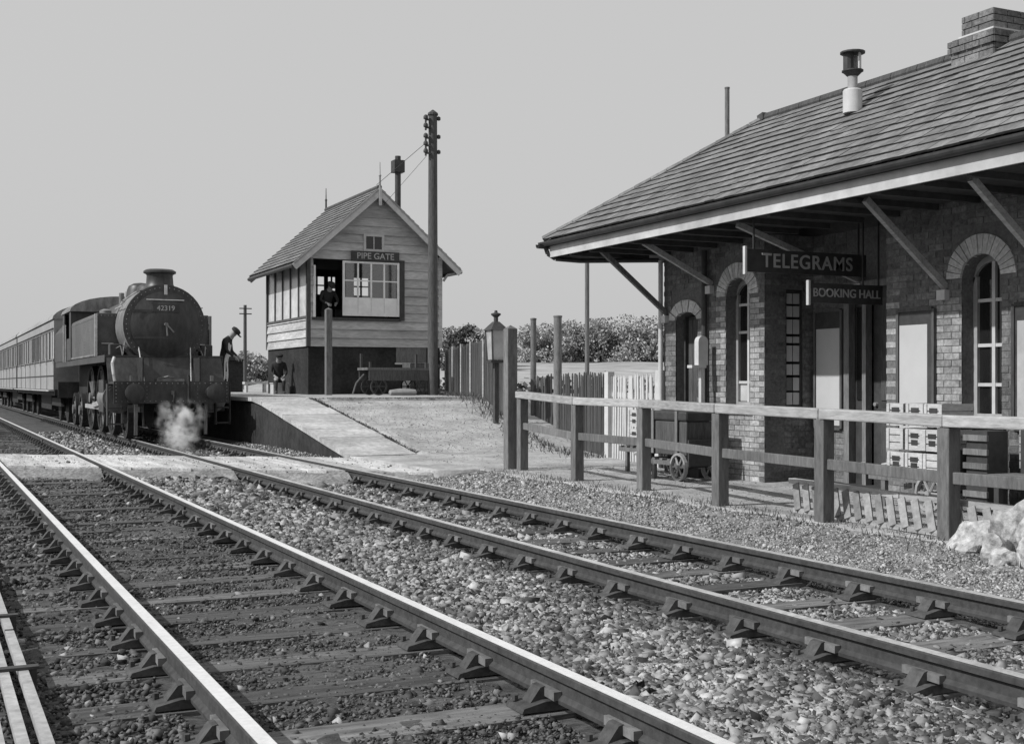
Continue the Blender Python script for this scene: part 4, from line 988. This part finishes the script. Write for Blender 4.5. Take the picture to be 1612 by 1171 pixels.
TR2 = [(352,95,3.1,4.6,'leafy tree just right of the locomotive'),(374,90,3.5,4.2,'leafy tree left of the distant telegraph pole'),(396,88,3.6,4.5,'leafy tree right of the distant telegraph pole'),(418,90,3.3,4.5,'leafy tree at the left wall of the signal box'),(440,92,3.4,5,'leafy tree hidden behind the signal box corner')]
for p, d, h, wd, lb in TR2:
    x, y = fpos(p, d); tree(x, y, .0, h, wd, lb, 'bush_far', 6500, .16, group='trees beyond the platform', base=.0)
# low hedge at the foot of the field
n = 9000; pp = rng.uniform(690, 1070, n); dd_ = rng.normal(50, .8, n); a = (pp-806)/1950; x = dd_*(a*.9033+.429); y = dd_*(.9033-a*.429)
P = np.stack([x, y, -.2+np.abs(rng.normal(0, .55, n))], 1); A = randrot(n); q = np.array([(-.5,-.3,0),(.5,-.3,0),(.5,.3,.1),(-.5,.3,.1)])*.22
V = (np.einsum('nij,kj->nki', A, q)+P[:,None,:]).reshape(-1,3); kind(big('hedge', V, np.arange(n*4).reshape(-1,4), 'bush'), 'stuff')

# ------------------------------------------------------------------ locomotive
LX, LY, K = 5.2, 29.3, 1.045     # track centre, buffer beam, overall scale
lc = thing('tank_locomotive', 'grimy black steam tank locomotive at the head of the train', 'locomotive', (LX, LY, 0), world=False)
def lp(q, name, mat, parent=None, smooth=False, bevel=0): return q.build(name, mat, parent or lc, smooth, K, bevel)
ZF, ZR = 1.32, 1.86             # front platform and raised running plate
bb = lp(MB().box(-1.25,1.25,-.03,.03,.82,1.31), 'buffer_beam', 'loco_black')
for s in (-1, 1):
    b = lp(MB().lathe([(.15,-.03),(.15,-.2),(.11,-.22),(.09,-.42)], (s*.87,0,1.06), 'y', 16), 'buffer', 'loco_black', bb, True)
    lp(MB().lathe([(.06,-.42),(.2,-.44),(.2,-.465),(.14,-.485)], (s*.87,0,1.06), 'y', 20), 'buffer_head', 'loco_black', bb, True)
q = MB().bar((0,-.03,1.06),(0,-.24,1.05),.06,.09); q.path([(0,-.24,1.08),(0,-.28,.95),(0,-.2,.82),(0,-.2,.66)], .028); lp(q, 'coupling_hook', 'loco_frame', bb)
q = MB().path([(.33,-.05,1.25),(.33,-.1,1.42),(.33,-.18,1.42),(.33,-.2,1.2),(.33,-.19,.62)], .03); lp(q, 'vacuum_pipe', 'loco_frame', bb)
lp(MB().box(-1.25,1.25,.031,1.0,1.25,1.30), 'front_platform', 'loco_black')
lp(MB().prism([(.62,1.301),(.66,1.301),(1.0,ZR-.0),(.94,ZR)], -1.28, 1.28, 'x'), 'drop_plate', 'loco_black')
rp = MB().box(-1.32,1.32,.93,12.3,ZR,ZR+.04); lp(rp, 'running_plate', 'loco_black')
q = MB()
for s in (-1, 1): q.box(s*1.31-.012, s*1.31+.012, .95, 12.3, ZR-.12, ZR-.001)
lp(q, 'valance', 'loco_black')
for s in (-1, 1):
    lp(MB().cyl((s*.52,.55,1.31),(s*.58,.99,ZR+.28),.014,n=6), 'handrail', 'bright_steel')
    q = MB(); q.box(s*1.0-.35,s*1.0+.35,.9,1.75,.62,1.34); lp(q, 'steam_chest', 'loco_black')
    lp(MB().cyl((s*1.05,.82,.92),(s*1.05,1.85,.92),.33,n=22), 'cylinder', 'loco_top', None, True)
    lp(MB().cyl((s*1.05,.78,.92),(s*1.05,.82,.92),.27,n=18), 'cylinder_cover', 'loco_top', None, True)
    q = MB()
    for z in (.35, .7): q.box(s*1.18-.16, s*1.18+.16, .25, .45, z, z+.03)
    q.box(s*1.18-.17,s*1.18-.145,.25,.45,.33,1.25); q.box(s*1.18+.145,s*1.18+.17,.25,.45,.33,1.25); lp(q, 'front_step', 'loco_black')
    lp(MB().bar((s*.76,.1,.8),(s*.76,.16,.12),.07,.04), 'guard_iron', 'loco_top')
q = MB()
for s in (-1, 1): q.box(s*.62-.015, s*.62+.015, .04, 12.4, .62, 1.84)
lp(q, 'frame', 'loco_frame')
# boiler: smokebox, door, chimney, dome
BC, BR = 2.60, .90
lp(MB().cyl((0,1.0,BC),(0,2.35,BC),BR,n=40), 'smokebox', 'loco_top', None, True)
lp(MB().prism([(-.55,ZR),(.55,ZR),(.62,2.12),(-.62,2.12)],1.02,2.3,'y'), 'saddle', 'loco_black')
lp(MB().lathe([(BR,1.005),(BR+.018,.99),(BR+.018,.965),(BR-.06,.955)], (0,0,BC), 'y', 40), 'smokebox_ring', 'loco_black', None, True)
dr = lp(MB().lathe([(.76,.955),(.76,.925),(.66,.90),(.5,.84),(.3,.80),(.1,.785),(.02,.783)], (0,0,BC), 'y', 36), 'smokebox_door', 'loco_black', None, True)
for z in (-.3, .3): lp(MB().bar((-.72,.87,BC+z),(.05,.80,BC+z),.03,.06), 'hinge_strap', 'loco_black', dr)
q = MB().cyl((0,.79,BC),(0,.70,BC),.04,n=10); q.bar((0,.72,BC),(.02,.72,BC-.26),.03,.03); q.bar((0,.69,BC),(.16,.69,BC-.18),.03,.03); lp(q, 'door_handle', 'loco_top', dr)
lp(MB().cyl((-.42,.86,BC+.56),(.42,.86,BC+.56),.014,n=6), 'door_rail', 'bright_steel', dr)
lp(MB().box(-.3,.3,.79,.815,BC+.28,BC+.45), 'number_plate', 'loco_black', dr)
ORG['np'] = (0,0,0)
text('42319', .16*K, 'letter', dr, Matrix.Translation((0,.785*K,(BC+.365)*K)) @ FACE_MY, 'number')
q = MB().box(-.03,.03,.78,.84,BC+.68,BC+.9); lp(q, 'lamp_iron', 'bright_steel', dr)
lp(MB().lathe([(.46,0),(.36,.06),(.31,.16),(.295,.36),(.31,.39),(.37,.42),(.37,.46),(.31,.50),(.22,.505)], (0,1.62,BC+BR-.09), 'z', 28), 'chimney', 'loco_black', None, True)
lp(MB().cyl((0,2.35,BC+.0),(0,7.5,BC+.02),BR-.09,n=36), 'boiler', 'loco_black', None, True)
lp(MB().lathe([(.42,-.1),(.36,.06),(.345,.25),(.30,.36),(.18,.43),(.02,.45)], (0,4.4,BC+BR-.14), 'z', 24), 'dome', 'loco_black', None, True)
lp(MB().lathe([(.36,-.1),(.33,.1),(.30,.22),(.2,.28),(.02,.3)], (0,2.95,BC+BR-.12), 'z', 20), 'top_feed', 'loco_black', None, True)
lp(MB().path([(-.3,2.95,BC+BR-.05),(-.62,2.95,BC+.62),(-.82,2.95,BC+.2)], .06, 8), 'feed_pipe', 'loco_top')
for xx in (-.15,.15): lp(MB().cyl((xx,6.7,BC+BR-.12),(xx,6.7,BC+BR+.2),.07,n=10), 'safety_valve', 'loco_top')
lp(MB().cyl((.0,6.9,BC+BR-.1),(0,6.9,BC+BR+.25),.04,n=8), 'whistle', 'bright_steel')
# side tanks
for s in (-1, 1):
    poly = [(s*.72,ZR+.04),(s*1.34,ZR+.04),(s*1.34,2.86),(s*1.29,2.92),(s*.78,2.92)]
    tk = lp(MB().prism(poly, 2.45, 7.6, 'y'), 'side_tank', 'loco_tank', bevel=.02)
    lp(MB().box(s*1.34-.012, s*1.34+.012, 2.44, 7.6, ZR+.05, ZR+.09), 'tank_beading', 'loco_top', tk)
    lp(MB().lathe([(.14,0),(.14,.1),(.05,.14)], (s*1.0,3.3,2.92), 'z', 14), 'filler_cap', 'loco_top', tk, True)
    lp(MB().cyl((s*.9,1.15,ZR+.04),(s*.72,1.7,2.55),.02,n=6), 'stay_rod', 'loco_top')
    lp(MB().cyl((s*.93,2.43,2.2),(s*1.2,2.43,2.2),.012,n=6), 'tank_handrail', 'bright_steel', tk)
    lp(MB().box(s*1.33-.03,s*1.33+.03,2.38,2.44,ZR+.04,2.90), 'tank_edge', 'loco_top' if s > 0 else 'bright_steel', tk)
# cab and bunker
q = MB()
for s in (-1, 1): q.box(s*1.34-.02,s*1.34+.02,7.6,8.0,ZR+.04,3.3); q.box(s*1.34-.02,s*1.34+.02,8.0,8.75,ZR+.04,2.5); q.box(s*1.34-.02,s*1.34+.02,9.3,9.75,ZR+.04,3.3)
q.box(-1.32,1.32,7.6,7.64,2.9,3.3); q.box(-1.32,1.32,9.71,9.75,2.6,3.3); cab = lp(q, 'cab', 'loco_black')
N = 14; pts = [(-1.4*math.cos(math.pi*i/N), 3.22+.44*math.sin(math.pi*i/N)) for i in range(N+1)]
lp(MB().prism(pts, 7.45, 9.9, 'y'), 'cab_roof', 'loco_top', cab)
for s in (-1, 1):
    lp(MB().cyl((s*1.38,8.77,ZR),(s*1.38,8.77,2.9),.02,n=6), 'cab_handrail', 'bright_steel', cab); lp(MB().cyl((s*1.38,9.28,ZR),(s*1.38,9.28,2.9),.02,n=6), 'cab_handrail', 'bright_steel', cab)
lp(MB().prism([(-1.34,ZR+.04),(1.34,ZR+.04),(1.34,2.75),(1.1,3.05),(-1.1,3.05),(-1.34,2.75)], 9.76, 12.3, 'y'), 'bunker', 'loco_black')
lp(MB().box(-1.25,1.25,12.3,12.36,.82,1.31), 'rear_buffer_beam', 'loco_black')
def lwheel(y, r, z=None):
    for s in (-1, 1):
        q = MB(); q.lathe([(r+.03,-.02),(r+.03,.01),(r,.012),(r,.13),(r-.1,.13),(r-.1,.04)], (0,0,0), 'x', 26); q.v = [(s*(.72)+s*x, y+yy, r+zz) for x,yy,zz in q.v]
        wl = lp(q, 'wheel', 'loco_frame')
        q = MB().cyl((s*.76,y,r),(s*.9,y,r),.14,n=12)
        for i in range(10): a = 2*math.pi*i/10; q.cyl((s*.8,y,r),(s*.8,y+(r-.08)*math.cos(a),r+(r-.08)*math.sin(a)),.03,n=5)
        lp(q, 'spokes', 'loco_top', wl)
lwheel(1.15,.49)
for y in (3.4, 5.4, 7.45): lwheel(y,.87)
lwheel(9.9,.49); lwheel(11.6,.49)
for s in (-1, 1):
    lp(MB().bar((s*.98,3.4,.66),(s*.98,7.45,.66),.05,.11), 'coupling_rod', 'bright_steel'); lp(MB().bar((s*1.04,1.85,.92),(s*1.04,5.4,.7),.05,.12), 'connecting_rod', 'bright_steel')
    lp(MB().box(s*1.02-.03,s*1.02+.03,1.85,3.0,1.06,1.14), 'slide_bar', 'loco_top')
def rivets(pts, d, name='rivets', par=None):
    q = MB(); d = Vector(d)
    for p in pts: p = Vector(p); q.cyl(p, p+d*.012, .013, .007, 6)
    return kind(lp(q, name, 'loco_top', par), 'stuff')
rivets([(x, -.03, z) for x in np.arange(-1.2, 1.21, .12) for z in (.87, 1.26)]+[(x, -.03, z) for x in (-1.2, -.55, .55, 1.2) for z in np.arange(.95, 1.2, .08)], (0,-1,0), par=bb)
rivets([(.845*math.cos(a), .957, BC+.845*math.sin(a)) for a in np.linspace(0, 6.28, 48, endpoint=False)], (0,-1,0))
for s in (-1, 1):
    rivets([(s*x, 2.45, z) for x in np.linspace(.8, 1.28, 7) for z in (ZR+.1, 2.86)]+[(s*x, 2.45, z) for x in (.78, 1.29) for z in np.linspace(ZR+.18, 2.8, 11)], (0,-1,0))
    rivets([(s*1.34, y_, z) for y_ in np.arange(2.55, 7.6, 1.01) for z in np.linspace(ZR+.15, 2.8, 12)]+[(s*1.34, y_, 2.8) for y_ in np.arange(2.5, 7.6, .13)], (s,0,0))
    lp(MB().cyl((s*.90,1.2,BC+.42),(s*.88,2.45,BC+.42),.016,n=6), 'boiler_handrail', 'bright_steel')
    lp(MB().cyl((s*.80,1.05,BC-.55),(s*.72,2.4,BC-.5),.045,n=8), 'steam_pipe', 'loco_black')
    lp(MB().box(s*1.02-.14,s*1.02+.14,1.3,1.6,ZR+.04,ZR+.3), 'lubricator_box', 'loco_black', bevel=.02)
    lp(MB().path([(s*1.02,1.3,ZR+.2),(s*.95,1.1,ZR+.25),(s*.9,.98,ZR-.1)], .014, 6), 'oil_pipe', 'loco_top')
    lp(MB().cyl((s*.55,1.0,1.6),(s*.9,.95,1.55),.02,n=6), 'crosspipe', 'loco_top')
    lp(MB().box(s*.87-.035,s*.87+.035,-.02,.03,1.311,1.44), 'lamp_bracket', 'loco_top', bb)
    lp(MB().cyl((s*.62,.12,.75),(s*.60,.1,.32),.03,n=8), 'drain_pipe', 'loco_frame', bb)
lp(MB().path([(-.22,.6,1.36),(0,.5,1.42),(.22,.6,1.36)], .02, 6), 'footplate_pipe', 'loco_top')
lp(MB().box(-.3,.3,.2,.5,1.301,1.36), 'cover_plate', 'loco_top')
# pale hose down the left front
lp(MB().path([(-1.19,.34,ZR-.02),(-1.24,.30,1.7),(-1.22,.22,1.45),(-1.18,.2,1.2)], .035, 8), 'side_pipe', 'bright_steel')

# ------------------------------------------------------------------ coaches
def coach(y0, L, label, pattern):
    t = thing('passenger_coach', label, 'coach', (LX, y0, 0), 'coaches behind the locomotive', world=False)
    W = 1.36; zb, zw0, zw1, zc = 1.12, 2.12, 3.06, 3.42
    q = MB().box(-W,W,0,L,zb,zw0); q.box(-W,W,0,L,zw1,zc); q.box(-W+.08,W-.08,.02,L-.02,zw0,zw1); body = q.build('body', 'coach', t)
    y = .0; i = 0; q = MB()
    # window band: pillars and panes
    bays = int(L/.62); bw_ = L/bays
    for k in range(bays):
        a = k*bw_; pil = .09 if pattern[k % len(pattern)] != 'D' else .14
        for s in (-1, 1): MB().box(s*(W-.04)-.04, s*(W-.04)+.04, a, a+pil, zw0, zw1).build('window_pillar', 'coach', t)
        f = MB(); ch_ = pattern[k % len(pattern)]
        f.box(-W+.02, -W+.03, a+pil+.01, a+bw_-.01, zw0+.02, zw1-.02).build('pane', {'P': 'coach_blind', 'G': 'pane_dark', 'D': 'pane_dark'}[ch_], t)
        if k % 4 == 0:
            MB().box(-W-.012,-W-.0005,a+.02,a+.04,zb,zw0).build('door_seam', 'loco_frame', t)
            MB().cyl((-W-.03,a+.12,1.95),(-W-.03,a+.12,2.2),.012,n=5).build('door_handle', 'bright_steel', t)
        MB().box(-W-.035,-W-.001,a+pil,a+bw_-.02,zw1+.04,zw1+.075).build('window_hood', 'loco_frame', t)
    for z in (1.55, 2.06): MB().box(-W-.014,-W-.001,0.02,L-.02,z,z+.04).build('waist_moulding', 'loco_frame', t)
    N = 14; pts = [(-(W+.05)*math.cos(math.pi*i/N), zc+.52*math.sin(math.pi*i/N)) for i in range(N+1)]
    rfc = MB().prism(pts, -.03, L+.03, 'y').build('roof', 'coach_roof', t, True)
    for k in range(int(L/1.9)): MB().lathe([(.09,0),(.12,.05),(.12,.12),(.03,.17)], (-.35, .9+k*1.9, zc+.48), 'z', 10).build('ventilator', 'coach_roof', rfc)
    MB().box(-W-.03,-W+.02,0,L,zc-.02,zc+.02).build('cornice', 'loco_frame', t)
    MB().box(-W+.02,W-.02,0,L,.92,1.119).build('solebar', 'loco_frame', t); MB().box(-W-.16,-W+.02,.1,L-.1,1.06,1.10).build('footboard', 'rail_timber', t)
    for yb_ in (2.6, L-2.6):
        for dy in (-1.25, 1.25):
            for s in (-1, 1): MB().lathe([(.48,-.06),(.48,.06),(.4,.06)], (s*.75,yb_+dy,.48), 'x', 20).build('wheel', 'loco_frame', t)
        for s in (-1, 1): MB().prism([(yb_-1.7,.55),(yb_+1.7,.55),(yb_+1.5,.82),(yb_-1.5,.82)], s*1.0-.05, s*1.0+.05, 'x').build('bogie_side', 'loco_frame', t)
    MB().box(-.9,.9,L*.35,L*.6,.35,.9).build('battery_box', 'loco_frame', t)
    MB().box(-.45,.45,-.28,-.031,1.2,3.2).build('gangway', 'loco_frame', t)
    return t
cy0 = LY+12.75*K+.35
coach(cy0, 17.4, 'first panelled coach coupled behind the locomotive', 'PPGPGPGPGDGGDGG')
coach(cy0+18.1, 17.4, 'second coach of the train partly cut by the left edge', 'PGPGGP')
coach(cy0+36.2, 17.4, 'third and farthest coach at the left edge of the picture', 'PGPGGP')

# steam escaping at the front of the engine
def steam():
    import bmesh
    mt = bpy.data.materials.new('steam'); mt.use_nodes = True; t = mt.node_tree; t.nodes.clear(); N_ = t.nodes.new; L = t.links.new
    ou = N_('ShaderNodeOutputMaterial'); pv = N_('ShaderNodeVolumePrincipled'); pv.inputs['Color'].default_value = (.98,.98,.98,1)
    ge = N_('ShaderNodeNewGeometry'); no = N_('ShaderNodeTexNoise'); no.inputs['Scale'].default_value = 4.2; no.inputs['Detail'].default_value = 6
    r_ = N_('ShaderNodeMapRange'); r_.inputs[1].default_value = .47; r_.inputs[2].default_value = .72; r_.inputs[3].default_value = 0; r_.inputs[4].default_value = 1
    tc = N_('ShaderNodeTexCoord'); ln = N_('ShaderNodeVectorMath'); ln.operation = 'LENGTH'
    fa = N_('ShaderNodeMapRange'); fa.inputs[1].default_value = .1; fa.inputs[2].default_value = .98; fa.inputs[3].default_value = 1; fa.inputs[4].default_value = 0; fa.interpolation_type = 'SMOOTHSTEP'
    m1 = N_('ShaderNodeMath'); m1.operation = 'MULTIPLY'; m2 = N_('ShaderNodeMath'); m2.operation = 'MULTIPLY'; m2.inputs[1].default_value = 13
    L(tc.outputs['Object'], ln.inputs[0]); L(ln.outputs['Value'], fa.inputs[0]); L(ge.outputs['Position'], no.inputs['Vector']); L(no.outputs[0], r_.inputs[0])
    L(r_.outputs[0], m1.inputs[0]); L(fa.outputs[0], m1.inputs[1]); L(m1.outputs[0], m2.inputs[0]); L(m2.outputs[0], pv.inputs['Density']); L(pv.outputs[0], ou.inputs['Volume'])
    bm = bmesh.new(); bmesh.ops.create_icosphere(bm, subdivisions=3, radius=1); m = bpy.data.meshes.new('steam'); bm.to_mesh(m); bm.free(); m.materials.append(mt)
    for (x, y, z, sx, sy, sz) in ((-.02,-.9,.26,.55,.55,.5), (.1,-.5,.7,.75,.35,.5)):
        o = bpy.data.objects.new('steam', m); COL.objects.link(o); o.location = (LX+x, LY+y, z-.15); o.scale = (sx, sy, sz); kind(o, 'stuff')
steam()

# ------------------------------------------------------------------ people
def person(J, loc, rz_, label, coat='coat', leg='trouser', hat=True, apron=False, s=1.0):
    """J: joint positions in metres, figure facing -Y"""
    V, E, Rd = [], [], []
    def v(p, r): V.append(p); Rd.append(r); return len(V)-1
    def e(a, b): E.append((a, b))
    def mid(a, b, t): return tuple(a[i]+(b[i]-a[i])*t for i in range(3))
    pel = v(J['pelvis'], .155); wa = v(mid(J['pelvis'],J['chest'],.5), .145); chs = v(J['chest'], .165); nk = v(J['neck'], .062); e(pel,wa); e(wa,chs); e(chs,nk)
    hd = v(J['head'], .098); ht = v(tuple(J['head'][i]+(J['head'][i]-J['neck'][i])*.55 for i in range(3)), .08); e(nk,hd); e(hd,ht)
    hands = []
    for sd in ('L','R'):
        sg = 1 if sd == 'L' else -1
        sh = v(J['shoulder'+sd], .075); el = v(J['elbow'+sd], .05); wr = v(J['wrist'+sd], .032); e(chs,sh); e(sh,el); e(el,wr)
        d = Vector(J['wrist'+sd])-Vector(J['elbow'+sd]); d.normalize(); pm = Vector(J['wrist'+sd])+d*.07; pa = v(tuple(pm), .034); e(wr,pa); hands.append(pm)
        sx = d.cross(Vector((0,1,0.2))); sx = sx.normalized() if sx.length > .1 else Vector((1,0,0)); bend = sx.cross(d)
        for i, ln in enumerate((.07,.08,.075,.06)):
            b_ = pm+sx*(i-1.5)*.021+d*.02; m1 = b_+d*ln*.55+bend*.008; t1 = m1+d*ln*.4+bend*.022; a_ = v(tuple(b_), .0095); c_ = v(tuple(m1), .009); f_ = v(tuple(t1), .0075); e(pa,a_); e(a_,c_); e(c_,f_)
        th = v(tuple(pm-sx*.045-d*.01+bend*.01), .011); t2 = v(tuple(pm-sx*.06+d*.035+bend*.02), .009); e(pa,th); e(th,t2)
        hp = v(J['hip'+sd], .095); kn = v(J['knee'+sd], .065); an = v(J['ankle'+sd], .045); to = v(J['toe'+sd], .038); e(pel,hp); e(hp,kn); e(kn,an); e(an,to)
    m = bpy.data.meshes.new('body'); m.from_pydata(V, E, []); o = bpy.data.objects.new('tmp', m); COL.objects.link(o)
    md = o.modifiers.new('skin', 'SKIN'); md.use_smooth_shade = True
    if not m.skin_vertices: 
        bpy.context.view_layer.objects.active = o
    for i, sv in enumerate(m.skin_vertices[0].data): sv.radius = (Rd[i], Rd[i]*(.8 if i < 3 else 1)); sv.use_root = (i == 0)
    sd_ = o.modifiers.new('sub', 'SUBSURF'); sd_.levels = 1; sd_.render_levels = 1
    bpy.context.view_layer.update()
    bm_ = bpy.data.meshes.new_from_object(o.evaluated_get(bpy.context.evaluated_depsgraph_get())); bpy.data.objects.remove(o)
    bm_.materials.clear()
    for k in ('skin', coat, leg, 'dark_paint', 'apron'): bm_.materials.append(MATS[k])
    nz = Vector(J['neck']); pz = Vector(J['pelvis']); H = Vector(J['head'])
    for p in bm_.polygons:
        c = p.center; k = 1
        if (c-H).length < .17 and (c-nz).dot(H-nz) > 0: k = 0
        elif min((c-h).length for h in hands) < .12: k = 0
        elif min((c-Vector(J[a])).length for a in ('toeL','toeR','ankleL','ankleR')) < .1: k = 3
        elif min((c-Vector(J['knee'+a])).length for a in 'LR') < .25 or c.z < pz.z-.18: k = 2
        if apron and k in (1, 2) and c.y < pz.y-.05 and -.14 < c.x < .14 and J['kneeL'][2]-.1 < c.z < J['chest'][2]: k = 4
        p.material_index = k
    bm_.name = 'body'
    t = thing('person', label, 'person', loc, world=False); t.rotation_euler = (0,0,rz_); t.scale = (s,s,s)
    b = bpy.data.objects.new('body', bm_); COL.objects.link(b); b.parent = t
    ax = (H-nz).normalized(); up = ax.to_track_quat('Z','Y').to_matrix().to_4x4()
    # nose, ears
    if hat:
        q = MB().lathe([(.112,.035),(.125,.06),(.12,.11),(.07,.135),(.01,.14)], n=16); q.prism([(-.09,-.08),(.09,-.08),(.07,-.19),(-.07,-.19)], .035, .05, 'z')
        hm = q.mesh('cap'); hm.transform(Matrix.Translation(H) @ up); hm.materials.append(MATS['coat']); c = bpy.data.objects.new('cap', hm); COL.objects.link(c); c.parent = t
    return t
STAND = dict(pelvis=(0,0,.95), chest=(0,-.03,1.32), neck=(0,-.05,1.5), head=(0,-.085,1.63), shoulderL=(.19,-.03,1.41), shoulderR=(-.19,-.03,1.41), elbowL=(.25,-.02,1.13), elbowR=(-.25,-.02,1.13),
             wristL=(.24,-.14,.9), wristR=(-.24,-.14,.9), hipL=(.1,0,.9), hipR=(-.1,0,.9), kneeL=(.11,-.04,.49), kneeR=(-.11,-.02,.49), ankleL=(.12,.02,.08), ankleR=(-.11,.04,.08), toeL=(.14,-.14,.04), toeR=(-.13,-.12,.04))
stoop = dict(STAND, chest=(0,-.1,1.31), neck=(0,-.17,1.47), head=(0,-.27,1.57), shoulderL=(.19,-.1,1.39), shoulderR=(-.19,-.1,1.39), elbowL=(.22,-.14,1.12), elbowR=(-.22,-.14,1.12), wristL=(.16,-.32,.98), wristR=(-.16,-.32,.98))
person(stoop, (7.12, 32.7, PH), R(62), 'person in dark cap and coat with pale apron standing beside the locomotive', apron=True, s=1.06)
SIT = dict(STAND, pelvis=(0,0,.47), chest=(0,-.06,.86), neck=(0,-.11,1.04), head=(0,-.16,1.16), shoulderL=(.19,-.06,.95), shoulderR=(-.19,-.06,.95), elbowL=(.24,-.12,.68), elbowR=(-.24,-.12,.68), wristL=(.14,-.34,.56), wristR=(-.14,-.34,.56),
           hipL=(.1,-.04,.45), hipR=(-.1,-.04,.45), kneeL=(.12,-.44,.48), kneeR=(-.12,-.44,.48), ankleL=(.12,-.40,.08), ankleR=(-.12,-.42,.08), toeL=(.13,-.58,.04), toeR=(-.13,-.6,.04))
person(SIT, (10.22, 38.9, PH), R(-8), 'person in dark coat and cap sitting at the foot of the signal box')
t = thing('wooden_box', 'pale wooden box used as a seat at the foot of the signal box', 'box', (10.3, 39.0, PH))
MB().box(10.02,10.5,38.75,39.15,PH,PH+.33).build('box_body', 'crate', t); MB().box(10.0,10.52,38.73,39.17,PH+.331,PH+.36).build('lid', 'white_paint', t)
LEAN = dict(STAND, chest=(0,-.16,1.27), neck=(0,-.26,1.42), head=(0,-.35,1.54), shoulderL=(.2,-.16,1.36), shoulderR=(-.2,-.16,1.36), elbowL=(.3,-.24,1.1), elbowR=(-.3,-.24,1.1), wristL=(.16,-.42,1.0), wristR=(-.16,-.42,1.0))
person(LEAN, (11.38, 37.55, 2.8), R(8), 'person in dark clothes leaning at the open signal box window', hat=True)
